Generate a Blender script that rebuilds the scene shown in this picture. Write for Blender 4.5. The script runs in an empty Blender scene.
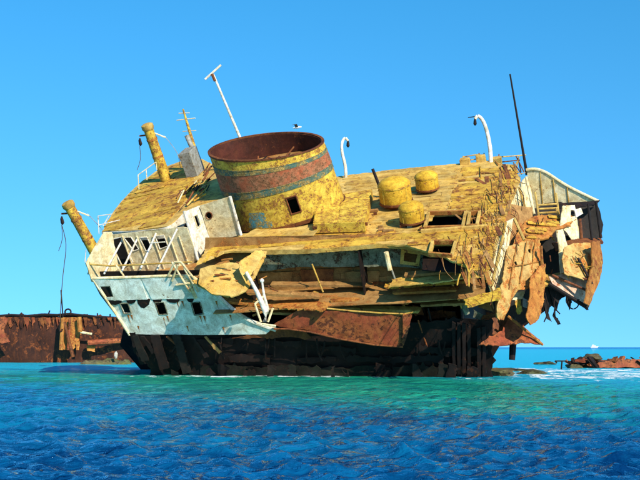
import bpy, bmesh, math, random
import numpy as np
from mathutils import Vector, Matrix, noise
from mathutils.geometry import delaunay_2d_cdt

random.seed(7)
S = bpy.context.scene
C = S.collection

# ------------------------------------------------------------------ camera
FPX, CAMZ = 1080.0, 1.6                      # focal length in pixels of a 640 px wide frame
PITCH = math.atan(107.0 / FPX)
cam = bpy.data.cameras.new('camera'); cam.sensor_width = 36; cam.lens = FPX / 640 * 36
cam.clip_start = 0.1; cam.clip_end = 40000
cam_o = bpy.data.objects.new('camera', cam); C.objects.link(cam_o)
cam_o.location = (0, 0, CAMZ); cam_o.rotation_euler = (math.pi / 2 + PITCH, 0, 0)
S.camera = cam_o

# ------------------------------------------------------------------ sky and sun
SUN = Vector((0.40, -0.77, 0.50)).normalized()
world = bpy.data.worlds.new('World'); S.world = world; world.use_nodes = True
nt = world.node_tree; nt.nodes.clear()
sky = nt.nodes.new('ShaderNodeTexSky'); sky.sky_type = 'NISHITA'; sky.sun_disc = False
sky.sun_elevation = math.asin(SUN.z); sky.sun_rotation = math.atan2(SUN.x, SUN.y)
sky.air_density = 1.0; sky.dust_density = 0.15; sky.ozone_density = 3.0; sky.altitude = 0
tc = nt.nodes.new('ShaderNodeTexCoord'); mpw = nt.nodes.new('ShaderNodeMapping')      # a very clear sky: the blue reaches down to the horizon
mpw.inputs['Scale'].default_value = (1, 1, .65); mpw.inputs['Location'].default_value = (0, 0, .20)
nt.links.new(tc.outputs['Generated'], mpw.inputs[0]); nt.links.new(mpw.outputs[0], sky.inputs['Vector'])
hsv = nt.nodes.new('ShaderNodeHueSaturation'); hsv.inputs['Saturation'].default_value = 1.36
hsv.inputs['Hue'].default_value = 0.490
bg = nt.nodes.new('ShaderNodeBackground'); bg.inputs['Strength'].default_value = 0.15
out = nt.nodes.new('ShaderNodeOutputWorld')
nt.links.new(sky.outputs[0], hsv.inputs['Color']); nt.links.new(hsv.outputs[0], bg.inputs[0]); nt.links.new(bg.outputs[0], out.inputs[0])
sl = bpy.data.lights.new('sun', 'SUN'); sl.energy = 4.9; sl.angle = math.radians(0.5); sl.color = (1.0, 0.93, 0.80)
so = bpy.data.objects.new('sun', sl); C.objects.link(so); so.location = (30, -40, 60)
so.rotation_euler = SUN.to_track_quat('Z', 'Y').to_euler()
S.view_settings.view_transform = 'Standard'; S.view_settings.look = 'None'
S.view_settings.exposure = 0.52; S.view_settings.gamma = 1.0; S.view_settings.use_curve_mapping = False

# ------------------------------------------------------------------ frames and helpers
CP, SP = math.cos(PITCH), math.sin(PITCH)
CAM = Vector((0, 0, CAMZ))
def ray(px, py):
    x, z = (px - 320) / FPX, (240 - py) / FPX
    return Vector((x, CP - z * SP, SP + z * CP))
def at(px, py, Y):
    d = ray(px, py); return CAM + d * (Y / d.y)
O = at(300, 250, 57.5)                       # edge of the boat deck amidships
def frame(u, w):
    u = Vector(u).normalized(); w = Vector(w); w = (w - u * w.dot(u)).normalized()
    return {'u': u, 'v': w.cross(u), 'w': w}
A = frame((.911, -.391, .128), (-.30, -.42, .857))     # forward part, bridge and funnel
B = frame((.969, -.242, .048), (-.15, -.42, .895))     # after part, sagging away from it
class Plane:
    def __init__(s, o, n, e1=None):
        s.o = Vector(o); s.n = Vector(n).normalized()
        if s.n.dot(s.o - CAM) > 0: s.n = -s.n
        e1 = Vector(e1) if e1 is not None else Vector((1, 0, 0))
        s.e1 = (e1 - s.n * e1.dot(s.n)).normalized(); s.e2 = s.n.cross(s.e1)
    def hit(s, px, py):
        d = ray(px, py); return CAM + d * ((s.o - CAM).dot(s.n) / d.dot(s.n))
    def ab(s, p):
        q = p - s.o; return Vector((q.dot(s.e1), q.dot(s.e2)))
    def p(s, a, b, h=0.0): return s.o + s.e1 * a + s.e2 * b + s.n * h
def PL(f, ax, val):
    return Plane(O + f[ax] * val, f[ax], f['u'] if ax != 'u' else f['v'])
def PT(px, py, Y, n): return Plane(at(px, py, Y), n)
def FP(f, u, v, w): return O + f['u'] * u + f['v'] * v + f['w'] * w

BASE = {}                                     # root empty -> its location
def thing(name, label, cat, loc, group=None):
    o = bpy.data.objects.new(name, None); C.objects.link(o); o.location = loc; o.empty_display_size = .2
    o['label'] = label; o['category'] = cat
    if group: o['group'] = group
    BASE[o] = Vector(loc); return o
def root_of(o):
    while o.parent: o = o.parent
    return o
def link(name, me, mat, parent=None, label=None, kind=None):
    o = bpy.data.objects.new(name, me); C.objects.link(o)
    if mat is not None and len(me.materials) == 0: me.materials.append(mat)
    if parent is not None: o.parent = parent
    if label: o['label'] = label
    if kind: o['kind'] = kind
    return o
def mk(name, vs, fs, mat, parent=None, smooth=30, label=None, kind=None):
    off = BASE.get(root_of(parent), Vector((0, 0, 0))) if parent is not None else Vector((0, 0, 0))
    me = bpy.data.meshes.new(name); me.from_pydata([tuple(Vector(v) - off) for v in vs], [], fs); me.update()
    bm = bmesh.new(); bm.from_mesh(me); bmesh.ops.recalc_face_normals(bm, faces=bm.faces); bm.to_mesh(me); bm.free()
    if smooth:
        me.polygons.foreach_set('use_smooth', [True] * len(me.polygons)); me.set_sharp_from_angle(angle=math.radians(smooth))
    return link(name, me, mat, parent, label, kind)

def inside(p, poly):
    c = False; n = len(poly); x, y = p
    for i in range(n):
        x1, y1 = poly[i]; x2, y2 = poly[i - 1]
        if (y1 > y) != (y2 > y) and x < (x2 - x1) * (y - y1) / (y2 - y1) + x1: c = not c
    return c
def resample(poly, step, jag, rnd):
    o = []; n = len(poly); s = 0.0; ph = rnd.uniform(0, 90)
    for i in range(n):
        a, b = Vector(poly[i]), Vector(poly[(i + 1) % n]); d = b - a; L = d.length
        k = max(1, int(L / step)); nn = Vector((-d.y, d.x)) / max(L, 1e-6)
        for j in range(k):
            t = j / k; p = a + d * t
            if jag:
                s += L / k
                q = 1.5 * noise.noise(Vector((s * 1.1, ph, 0))) + .8 * noise.noise(Vector((s * 4.3, ph, 5)))
                if rnd.random() < .10: q -= rnd.uniform(.5, 2.2)
                p = p - nn * jag * q
            o.append(p)
    return o
SEED = [0]
def plate_ab(name, poly, pl, thick, mat, parent, holes=(), dent=.02, freq=.8, step=.35, jag=0.0, bend=None, label=None, off=0.0, kind=None):
    """a steel sheet of real thickness in a plane: outline with torn edges, openings and dents"""
    SEED[0] += 1; rnd = random.Random(SEED[0]); sd = SEED[0] * 7.3
    ol = resample(poly, step * (.4 if jag else 1), jag, rnd)
    hs = [resample(h, step, 0.0, rnd) for h in holes]
    pts = []; edges = []
    for ring in [ol] + hs:
        b0 = len(pts); pts += [Vector(p) for p in ring]; k = len(ring)
        edges += [(b0 + i, b0 + (i + 1) % k) for i in range(k)]
    xs = [p.x for p in ol]; ys = [p.y for p in ol]
    x = min(xs)
    while x < max(xs):
        y = min(ys)
        while y < max(ys):
            q = Vector((x + rnd.uniform(-.3, .3) * step, y + rnd.uniform(-.3, .3) * step))
            if inside(q, ol) and not any(inside(q, h) for h in hs): pts.append(q)
            y += step
        x += step
    V, E, F, _, _, _ = delaunay_2d_cdt(pts, edges, [], 0, 1e-5)
    keep = []
    for f in F:
        c = (V[f[0]] + V[f[1]] + V[f[2]]) / 3
        if inside(c, ol) and not any(inside(c, h) for h in hs): keep.append(tuple(f))
    def h(a, b):
        z = noise.noise(Vector((a * freq, b * freq, sd))) * dent + noise.noise(Vector((a * freq * 3, b * freq * 3, sd))) * dent * .4
        if jag >= .03 and dent >= .05: z += dent * 1.3 * (abs(noise.noise(Vector((a * freq * 1.6, b * freq * 1.6, sd + 50)))) - .25)      # sharp creases in torn sheets
        return z + off + (bend(a, b) if bend else 0)
    n = len(V); vs = []
    for q in V: vs.append(pl.p(q.x, q.y, h(q.x, q.y)))
    for q in V: vs.append(pl.p(q.x, q.y, h(q.x, q.y) - thick))
    fs = []; ec = {}
    for f in keep:
        fs.append(f); fs.append((f[2] + n, f[1] + n, f[0] + n))
        for i in range(3):
            e = (f[i], f[(i + 1) % 3]); k = tuple(sorted(e)); ec[k] = None if k in ec else e
    for e in ec.values():
        if e: fs.append((e[1], e[0], e[0] + n, e[1] + n))
    return mk(name, vs, fs, mat, parent, 35, label, kind)
def plate(name, px, pl, thick, mat, parent, holes=(), **k):
    return plate_ab(name, [pl.ab(pl.hit(*p)) for p in px], pl, thick, mat, parent,
                    [[pl.ab(pl.hit(*p)) for p in h] for h in holes], **k)
def tube(name, pts, r, mat, parent, sides=8, label=None, cap=True):
    pts = [Vector(p) for p in pts]; n = len(pts)
    rs = r if isinstance(r, (list, tuple)) else [r] * n
    vs = []; fs = []; t0 = (pts[1] - pts[0]).normalized()
    up = Vector((0, 0, 1)) if abs(t0.z) < .9 else Vector((1, 0, 0))
    for i, p in enumerate(pts):
        t = (pts[min(i + 1, n - 1)] - pts[max(i - 1, 0)]).normalized()
        a = t.cross(up).normalized(); b = a.cross(t)
        for j in range(sides):
            q = 2 * math.pi * j / sides; vs.append(p + (a * math.cos(q) + b * math.sin(q)) * rs[i])
    for i in range(n - 1):
        for j in range(sides):
            k = (j + 1) % sides; fs.append((i * sides + j, i * sides + k, (i + 1) * sides + k, (i + 1) * sides + j))
    if cap:
        fs.append(tuple(range(sides))[::-1]); fs.append(tuple((n - 1) * sides + j for j in range(sides)))
    return mk(name, vs, fs, mat, parent, 40, label)
def spline(pts, k=6):
    P = [Vector(p) for p in pts]; P = [P[0]] + P + [P[-1]]; o = []
    for i in range(1, len(P) - 2):
        for j in range(k):
            t = j / k; a, b, c, d = P[i - 1:i + 3]
            o.append(.5 * ((2 * b) + (c - a) * t + (2 * a - 5 * b + 4 * c - d) * t * t + (3 * b - a - 3 * c + d) * t ** 3))
    o.append(P[-2]); return o
def box(name, c, ax, half, mat, parent, bev=.02, label=None, jit=0.0):
    """a box with axes ax (three vectors), softened edges"""
    bm = bmesh.new(); bmesh.ops.create_cube(bm, size=2)
    for v in bm.verts: v.co = Vector((v.co.x * half[0], v.co.y * half[1], v.co.z * half[2]))
    if bev: bmesh.ops.bevel(bm, geom=list(bm.edges), offset=bev, segments=1, affect='EDGES')
    vs = []
    for v in bm.verts:
        q = v.co + Vector([random.uniform(-jit, jit) for _ in range(3)]) if jit else v.co
        vs.append(Vector(c) + ax[0] * q.x + ax[1] * q.y + ax[2] * q.z)
    fs = [[v.index for v in f.verts] for f in bm.faces]; bm.free()
    return mk(name, vs, fs, mat, parent, 0, label)

# ------------------------------------------------------------------ materials
def node_mat(name):
    m = bpy.data.materials.new(name); m.use_nodes = True; t = m.node_tree; t.nodes.clear()
    o = t.nodes.new('ShaderNodeOutputMaterial'); p = t.nodes.new('ShaderNodeBsdfPrincipled')
    t.links.new(p.outputs[0], o.inputs[0]); return m, t, p
def N(t, kind, **k):
    n = t.nodes.new(kind)
    for a, v in k.items(): setattr(n, a, v)
    return n
def noise_n(t, vec, scale, detail=6, rough=.6, dist=0.0):
    n = N(t, 'ShaderNodeTexNoise'); n.inputs['Scale'].default_value = scale; n.inputs['Detail'].default_value = detail
    n.inputs['Roughness'].default_value = rough; n.inputs['Distortion'].default_value = dist
    t.links.new(vec, n.inputs['Vector']); return n.outputs['Fac']
def ramp(t, fac, a, b, c0=(0, 0, 0, 1), c1=(1, 1, 1, 1)):
    r = N(t, 'ShaderNodeValToRGB'); r.color_ramp.elements[0].position = a; r.color_ramp.elements[1].position = b
    r.color_ramp.elements[0].color = c0; r.color_ramp.elements[1].color = c1
    t.links.new(fac, r.inputs[0]); return r.outputs[0]
def mix(t, fac, a, b, mode='MIX'):
    n = N(t, 'ShaderNodeMix', data_type='RGBA', blend_type=mode)
    for s, v in ((n.inputs['Factor'], fac), (n.inputs[6], a), (n.inputs[7], b)):
        if isinstance(v, bpy.types.NodeSocket): t.links.new(v, s)
        elif isinstance(v, (int, float)): s.default_value = v
        else: s.default_value = (*v, 1) if len(v) == 3 else v
    return n.outputs[2]
RUST = (.20, .062, .014); DRUST = (.045, .018, .008)
def paint(name, base, second=None, rust=RUST, amt=.35, scale=.9, rough=.72, streak=.5, var=.25, bump=.35, axis=None, fine=1.0):
    """weathered paint: a second tone in broad patches, rust where it has flaked, run-off streaks, grain"""
    m, t, p = node_mat(name)
    pos = N(t, 'ShaderNodeNewGeometry').outputs['Position']
    oi = N(t, 'ShaderNodeObjectInfo')
    mp = N(t, 'ShaderNodeMapping'); t.links.new(pos, mp.inputs[0])
    mp.inputs['Scale'].default_value = (5, 5, .55); mp.inputs['Rotation'].default_value = (math.radians(-26), math.radians(-14), 0)
    big = noise_n(t, pos, scale, 7, .62, .3); mid = noise_n(t, pos, scale * 4.5, 8, .68, .4)
    fin = noise_n(t, pos, 22 * fine, 5, .7); strk = noise_n(t, mp.outputs[0], 1.0, 5, .6)
    col = mix(t, ramp(t, big, .40, .60), base, second or tuple(c * .7 for c in base))
    ad = N(t, 'ShaderNodeMath', operation='ADD'); ml = N(t, 'ShaderNodeMath', operation='MULTIPLY'); ml.inputs[1].default_value = .6
    t.links.new(mid, ml.inputs[0]); t.links.new(ml.outputs[0], ad.inputs[0])
    ml2 = N(t, 'ShaderNodeMath', operation='MULTIPLY'); ml2.inputs[1].default_value = .4
    t.links.new(big, ml2.inputs[0]); t.links.new(ml2.outputs[0], ad.inputs[1])
    th = .66 - .32 * amt
    flake = ramp(t, ad.outputs[0], th, th + .035)
    rc = mix(t, mid, rust, tuple(c * 2.3 for c in rust)); rc = mix(t, ramp(t, fin, .35, .62), tuple(c * .3 for c in rust), rc)
    col = mix(t, flake, col, rc)
    sm = N(t, 'ShaderNodeMath', operation='MULTIPLY'); sm.inputs[1].default_value = streak
    t.links.new(ramp(t, strk, .48, .72), sm.inputs[0])
    col = mix(t, sm.outputs[0], col, tuple(c * .8 for c in rust))
    grime = noise_n(t, pos, scale * 2.2, 9, .7, .8)
    col = mix(t, 1.0, col, ramp(t, grime, .34, .60, (.58, .52, .44, 1), (1.08, 1.08, 1.08, 1)), 'MULTIPLY')
    col = mix(t, 1.0, col, ramp(t, fin, .25, .75, (.55, .55, .55, 1), (1.3, 1.3, 1.3, 1)), 'MULTIPLY')
    col = mix(t, 1.0, col, ramp(t, oi.outputs['Random'], 0, 1, (1 - var,) * 3 + (1,), (1 + var * .5,) * 3 + (1,)), 'MULTIPLY')
    t.links.new(col, p.inputs['Base Color']); p.inputs['Roughness'].default_value = rough
    p.inputs['Specular IOR Level'].default_value = .25
    b1 = N(t, 'ShaderNodeBump'); b1.inputs['Strength'].default_value = bump; b1.inputs['Distance'].default_value = .03
    t.links.new(ad.outputs[0], b1.inputs['Height'])
    b2 = N(t, 'ShaderNodeBump'); b2.inputs['Strength'].default_value = bump; b2.inputs['Distance'].default_value = .012
    t.links.new(fin, b2.inputs['Height']); t.links.new(b1.outputs[0], b2.inputs['Normal'])
    t.links.new(b2.outputs[0], p.inputs['Normal']); return m
YEL = (.62, .40, .055); ORG = (.50, .22, .035)
M = {
 'deck':    paint('weathered_yellow_decking', (.64, .40, .048), (.56, .28, .03), (.22, .085, .018), .42, .8, var=.20, streak=.25),
 'tan':     paint('bleached_deck', (.58, .39, .11), (.58, .34, .06), (.25, .11, .03), .30, .7, var=.2, streak=.2),
 'yellow':  paint('flaking_yellow_paint', (.70, .48, .06), (.60, .36, .03), (.30, .14, .03), .48, 1.5, var=.12, streak=.35),
 'byellow': paint('bright_yellow_paint', (.64, .39, .03), (.58, .32, .02), (.28, .12, .03), .22, 1.5, var=.12, streak=.1),
 'cream':   paint('cream_paint', (.82, .72, .45), (.76, .60, .30), (.30, .14, .04), .24, 1.1, var=.12, streak=.30),
 'white':   paint('white_paint', (.78, .76, .68), (.70, .64, .48), (.28, .13, .05), .18, 1.4, var=.1, streak=.22),
 'teal':    paint('faded_teal_paint', (.78, .87, .78), (.80, .84, .70), (.24, .14, .06), .17, .7, var=.08, streak=.22, bump=.2),
 'red':     paint('red_band_paint', (.40, .11, .045), (.36, .16, .08), (.20, .09, .04), .50, 1.5, var=.1, streak=.2),
 'dteal':   paint('dark_teal_band_paint', (.07, .145, .115), (.15, .16, .08), (.30, .20, .06), .52, 1.8, var=.1, streak=.2),
 'rust':    paint('rust', (.26, .085, .02), (.17, .05, .014), (.10, .03, .01), .45, .9, var=.3),
 'orust':   paint('orange_rust', (.42, .15, .026), (.46, .23, .045), (.24, .065, .012), .44, .8, var=.25),
 'redrust': paint('red_rust', (.30, .062, .025), (.36, .11, .03), (.10, .028, .012), .40, 1.0, var=.2),
 'drust':   paint('dark_rust_and_shade', (.012, .0055, .004), (.008, .0045, .0035), (.040, .013, .005), .30, .8, var=.4),  # rust deepened so the sunlit hull underside stays as dark as shade
 'wood':    paint('brown_inner_plating', (.42, .235, .075), (.33, .16, .045), (.34, .13, .03), .36, .6, var=.3, streak=.35),
 'green':   paint('grey_green_paint', (.24, .25, .17), (.16, .17, .10), (.06, .03, .015), .42, 1.4, var=.1),
 'grey':    paint('grey_paint', (.34, .34, .30), (.28, .27, .21), (.16, .08, .03), .3, 2.0, var=.1),
 'pink':    paint('pale_pink_paint', (.68, .56, .42), (.66, .36, .24), (.30, .10, .03), .3, .9, var=.1),
 'black':   paint('black_steel_and_shade', (.012, .010, .008), (.02, .014, .01), (.03, .014, .007), .3, 1.0, var=.2),  # near-black; on interior sheets the colour stands in for unlit rooms
 'soot':    paint('sooty_maroon_steel', (.075, .018, .010), (.045, .014, .009), (.12, .035, .012), .3, .8, var=.1),
 'tanrust': paint('tan_paint_over_orange_rust', (.52, .34, .11), (.50, .27, .06), (.38, .13, .022), .50, .7, var=.1, streak=.55),
 'hullrust': paint('brown_hull_rust', (.055, .016, .007), (.030, .010, .006), (.15, .040, .010), .38, .5, var=.2, streak=.6),
 'weed':    paint('dark_weed', (.012, .013, .006), (.009, .008, .005), (.02, .01, .006), .35, 1.5, var=.2),
 'rope':    paint('dark_rope', (.06, .045, .03), (.09, .06, .03), (.05, .03, .02), .2, 3.0, var=.1, bump=.1),
 'tealp':   paint('teal_patch_paint', (.08, .30, .36), (.10, .26, .24), (.40, .26, .04), .55, 3.0, var=.1),
 'reef':    paint('reef_rock', (.10, .075, .035), (.07, .08, .03), (.03, .022, .012), .45, .5, var=.3, streak=0),
 'algae':   paint('algae_rock', (.11, .13, .03), (.16, .13, .06), (.05, .04, .02), .35, .5, var=.2, streak=0),
 'pale':    paint('pale_coral_stone', (.55, .52, .44), (.45, .42, .34), (.25, .2, .12), .25, 2.0, var=.1, streak=0),
}

# ------------------------------------------------------------------ sea
def build_sea():
    rng = np.random.default_rng(3)
    rows = np.concatenate([3.0 * (300 / 3.0) ** (np.arange(720) / 720), 300 * (16000 / 300) ** (np.arange(40) / 39)])
    cols = np.linspace(-.75, .75, 760)
    Y, T = np.meshgrid(rows, cols, indexing='ij'); X = Y * T
    Z = np.zeros_like(X); DX = np.zeros_like(X); DY = np.zeros_like(X)
    res = np.maximum(Y * 1.5 / 760, Y * .0064)
    for i in range(130):
        lam = .20 * (2.8 / .20) ** rng.random(); k = 2 * math.pi / lam
        th = math.radians(240) + rng.normal(0, .75 if lam < 1.2 else .28); ph = rng.random() * 6.28
        a = .0060 * lam ** .25 * (1.0 if lam < .9 else .72)
        f = np.clip(lam / (res * 2.5) - .6, 0, 1)
        arg = k * (X * math.cos(th) + Y * math.sin(th)) + ph
        Z += a * f * np.cos(arg); q = .75 * a * f * np.sin(arg)
        DX -= q * math.cos(th); DY -= q * math.sin(th)
    calm = np.clip((Y - 35) / 25, 0, 1); Z *= 1 - .45 * calm
    X = X + DX; Y2 = Y + DY
    v = np.stack([X, Y2, Z], -1).reshape(-1, 3); nr, nc = Z.shape
    idx = np.arange(nr * nc).reshape(nr, nc)
    q = np.stack([idx[:-1, :-1], idx[:-1, 1:], idx[1:, 1:], idx[1:, :-1]], -1).reshape(-1, 4)
    # the sea beyond the detailed patch
    b = len(v); v = np.vstack([v, [[-16000, -900, -.5], [16000, -900, -.5], [16000, 16000, -.5], [-16000, 16000, -.5]]])
    q = np.vstack([q, [[b, b + 1, b + 2, b + 3]]])
    me = bpy.data.meshes.new('sea'); me.vertices.add(len(v)); me.vertices.foreach_set('co', v.ravel())
    me.loops.add(q.size); me.loops.foreach_set('vertex_index', q.ravel())
    me.polygons.add(len(q)); me.polygons.foreach_set('loop_start', np.arange(len(q)) * 4)
    me.polygons.foreach_set('use_smooth', np.ones(len(q), bool)); me.update(calc_edges=True)
    m, t, p = node_mat('sea_water')
    pos = N(t, 'ShaderNodeNewGeometry').outputs['Position']
    sep = N(t, 'ShaderNodeSeparateXYZ'); t.links.new(pos, sep.inputs[0])
    def math_(op, a, b):
        n = N(t, 'ShaderNodeMath', operation=op)
        for s, vv in ((n.inputs[0], a), (n.inputs[1], b)):
            if isinstance(vv, bpy.types.NodeSocket): t.links.new(vv, s)
            else: s.default_value = vv
        return n.outputs[0]
    def smooth(x, a, b):
        n = N(t, 'ShaderNodeMapRange', interpolation_type='SMOOTHSTEP'); t.links.new(x, n.inputs[0])
        n.inputs[1].default_value = a; n.inputs[2].default_value = b; return n.outputs[0]
    # the bottom shelves up to the reef: deep blue, then green over sand, then turquoise flats
    n1 = noise_n(t, pos, .10, 4, .55); n2 = noise_n(t, pos, .9, 5, .6, .5)
    d = math_('ADD', sep.outputs['Y'], math_('MULTIPLY', math_('SUBTRACT', n1, .5), 26.0))
    d = math_('ADD', d, math_('MULTIPLY', math_('SUBTRACT', n2, .5), 9.0))
    dg = math_('ADD', d, math_('MULTIPLY', sep.outputs['X'], .55))
    mps = N(t, 'ShaderNodeMapping'); mps.inputs['Scale'].default_value = (.55, 1.0, 1); t.links.new(pos, mps.inputs[0])
    patch = smooth(noise_n(t, mps.outputs[0], 1.3, 8, .66, .6), .42, .60)          # navy and azure mottle painting the waves' light and dark into the colour
    broad = smooth(noise_n(t, mps.outputs[0], .22, 4, .6, .8), .36, .62); patch = math_('ADD', math_('MULTIPLY', patch, .55), math_('MULTIPLY', broad, .45))
    deep = mix(t, patch, (.0004, .016, .070), (.0014, .085, .215)); slope = mix(t, patch, (.0008, .055, .140), (.004, .180, .270))
    col = mix(t, smooth(d, 12, 34), deep, slope)
    dg = math_('ADD', d, math_('MULTIPLY', math_('ABSOLUTE', math_('SUBTRACT', sep.outputs['X'], 6.5), 0.0), -1.1))
    col = mix(t, smooth(dg, 17, 34), col, mix(t, patch, (.003, .12, .105), (.014, .30, .165)))
    dr = math_('ADD', d, math_('MULTIPLY', math_('SUBTRACT', sep.outputs['X'], 11.0), 3.0))
    col = mix(t, smooth(dr, 30, 62), col, mix(t, patch, (.005, .20, .29), (.020, .40, .43)))
    col = mix(t, smooth(d, 56, 85), col, (.015, .40, .52))
    col = mix(t, smooth(sep.outputs['Y'], 420, 1400), col, (.004, .10, .30))
    # foam where the swell breaks on the reef
    dx = math_('SUBTRACT', sep.outputs['X'], 16.0); dy = math_('SUBTRACT', sep.outputs['Y'], 67.0)
    rr = math_('ADD', math_('MULTIPLY', math_('MULTIPLY', dx, dx), .0042), math_('MULTIPLY', math_('MULTIPLY', dy, dy), .0030))
    zone = math_('SUBTRACT', 1.0, smooth(rr, .25, 1.1))
    mpf = N(t, 'ShaderNodeMapping'); mpf.inputs['Scale'].default_value = (1, .45, 1); t.links.new(pos, mpf.inputs[0])
    fn = noise_n(t, mpf.outputs[0], .75, 9, .72, .8)
    foam = smooth(math_('ADD', fn, math_('MULTIPLY', zone, .155)), .625, .72)
    foam = math_('MULTIPLY', foam, smooth(zone, 0.02, .3))
    hx = math_('SUBTRACT', 1.0, smooth(math_('ABSOLUTE', math_('ADD', sep.outputs['X'], .5), 0.0), 8.5, 12.5))       # wash along the foot of the hull
    hy = math_('SUBTRACT', 1.0, smooth(math_('ABSOLUTE', math_('SUBTRACT', sep.outputs['Y'], 60.0), 0.0), .6, 3.6))
    wash = smooth(math_('ADD', fn, math_('MULTIPLY', math_('MULTIPLY', hx, hy), .17)), .64, .74)
    foam = math_('MAXIMUM', foam, math_('MULTIPLY', wash, math_('MULTIPLY', hx, hy)))
    caps = smooth(math_('ADD', noise_n(t, mpf.outputs[0], 1.3, 8, .7, 1.0), math_('MULTIPLY', sep.outputs['Z'], .22)), .725, .78)
    foam = math_('MAXIMUM', foam, math_('MULTIPLY', caps, .55))
    col = mix(t, foam, col, (.74, .80, .80))
    mpr = N(t, 'ShaderNodeMapping'); mpr.inputs['Scale'].default_value = (.62, 1.25, 1); t.links.new(pos, mpr.inputs[0])
    r1 = noise_n(t, mpr.outputs[0], 2.6, 4, .55, .4); r2 = noise_n(t, mpr.outputs[0], 11, 3, .5)
    b1 = N(t, 'ShaderNodeBump'); b1.inputs['Strength'].default_value = 1.0; b1.inputs['Distance'].default_value = .24
    t.links.new(r1, b1.inputs['Height'])
    b2 = N(t, 'ShaderNodeBump'); b2.inputs['Strength'].default_value = .8; b2.inputs['Distance'].default_value = .035
    t.links.new(r2, b2.inputs['Height']); t.links.new(b1.outputs[0], b2.inputs['Normal']); 
    # body colour under a reflecting surface whose reflection carries the water's own tint
    t.nodes.remove(p); df = N(t, 'ShaderNodeBsdfDiffuse'); gl = N(t, 'ShaderNodeBsdfGlossy'); fr = N(t, 'ShaderNodeFresnel'); mx = N(t, 'ShaderNodeMixShader')
    t.links.new(col, df.inputs['Color']); t.links.new(b1.outputs[0], df.inputs['Normal'])
    gl.inputs['Color'].default_value = (.58, .88, 1.0, 1); t.links.new(math_('ADD', math_('MULTIPLY', foam, .5), .025), gl.inputs['Roughness'])
    t.links.new(b2.outputs[0], gl.inputs['Normal']); t.links.new(b2.outputs[0], fr.inputs['Normal']); fr.inputs['IOR'].default_value = 1.33
    fac = math_('MULTIPLY', math_('MINIMUM', math_('MULTIPLY', fr.outputs[0], .90), .62), math_('SUBTRACT', 1.0, math_('MULTIPLY', foam, .8)))
    t.links.new(fac, mx.inputs[0]); t.links.new(df.outputs[0], mx.inputs[1]); t.links.new(gl.outputs[0], mx.inputs[2])
    t.links.new(mx.outputs[0], [n for n in t.nodes if n.type == 'OUTPUT_MATERIAL'][0].inputs[0])
    o = link('sea', me, m); o['kind'] = 'structure'; return o
build_sea()

# ------------------------------------------------------------------ the wreck
ship = thing('shipwreck', 'heeling yellow and rust shipwreck with a broad funnel stranded on the reef', 'shipwreck', tuple(at(310, 372, 60)))
ship.location.z = 0; BASE[ship] = Vector(ship.location)
L3 = lambda f: (f['u'], f['v'], f['w'])

# shared plank mesh
def plank_mesh():
    bm = bmesh.new(); bmesh.ops.create_cube(bm, size=1)
    bmesh.ops.bevel(bm, geom=list(bm.edges), offset=.04, segments=1, affect='EDGES')
    me = bpy.data.meshes.new('plank'); bm.to_mesh(me); bm.free(); return me
PLANK = {}
def planks(poly_ab, pl, width, mat, parent, vertical=False, miss=.06, lmin=1.6, lmax=4.2, h=.016, seed=1, thick=.04, holes=(), skew=0.0, name='plank'):
    """individual boards laid over a plane inside an outline"""
    rnd = random.Random(seed); key = (name, mat.name)
    if key not in PLANK:
        PLANK[key] = plank_mesh(); PLANK[key].materials.append(mat)
    rot = math.radians(skew); cs, sn = math.cos(rot), math.sin(rot)
    fw = lambda p: Vector((p[0] * cs + p[1] * sn, -p[0] * sn + p[1] * cs)); bw = lambda p: Vector((p[0] * cs - p[1] * sn, p[0] * sn + p[1] * cs))
    P = [fw(p) for p in poly_ab]; H = [[fw(p) for p in hh] for hh in holes]
    ys = [p.y for p in P]; y = min(ys) + width / 2
    while y < max(ys):
        cr = []
        for i in range(len(P)):
            a, b = P[i - 1], P[i]
            if (a.y > y) != (b.y > y): cr.append(a.x + (b.x - a.x) * (y - a.y) / (b.y - a.y))
        cr.sort()
        for x0, x1 in zip(cr[::2], cr[1::2]):
            x0 += rnd.uniform(-.05, .18); x1 += rnd.uniform(-.18, .05); x = x0
            while x < x1 - .15:
                L = min(rnd.uniform(lmin, lmax), x1 - x)
                if x1 - x - L < .4: L = x1 - x
                c = bw((x + L / 2, y))
                if rnd.random() > miss and not any(inside(Vector((x + L / 2, y)) + Vector((k * L / 2.2, 0)), hh) for hh in H for k in (-1, -.5, 0, .5, 1)):
                    o = bpy.data.objects.new(name, PLANK[key]); C.objects.link(o); o.parent = parent
                    d1 = pl.e1 * cs + pl.e2 * sn; d2 = -pl.e1 * sn + pl.e2 * cs
                    yaw = rnd.gauss(0, .006); d1b = (d1 + d2 * yaw + pl.n * rnd.gauss(0, .006)).normalized()
                    n = (pl.n + d2 * rnd.gauss(0, .04)).normalized(); d2b = n.cross(d1b).normalized(); n = d1b.cross(d2b)
                    R = Matrix((d1b, d2b, n)).transposed() @ Matrix.Diagonal((L - .02, width * rnd.uniform(.93, .985), thick))
                    Mx = R.to_4x4(); Mx.translation = pl.p(c.x, c.y, h + rnd.uniform(-.006, .012)) - BASE[ship]
                    o.matrix_basis = Mx
                x += L
        y += width
def AB(pl, px): return [pl.ab(pl.hit(*p)) for p in px]

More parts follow.
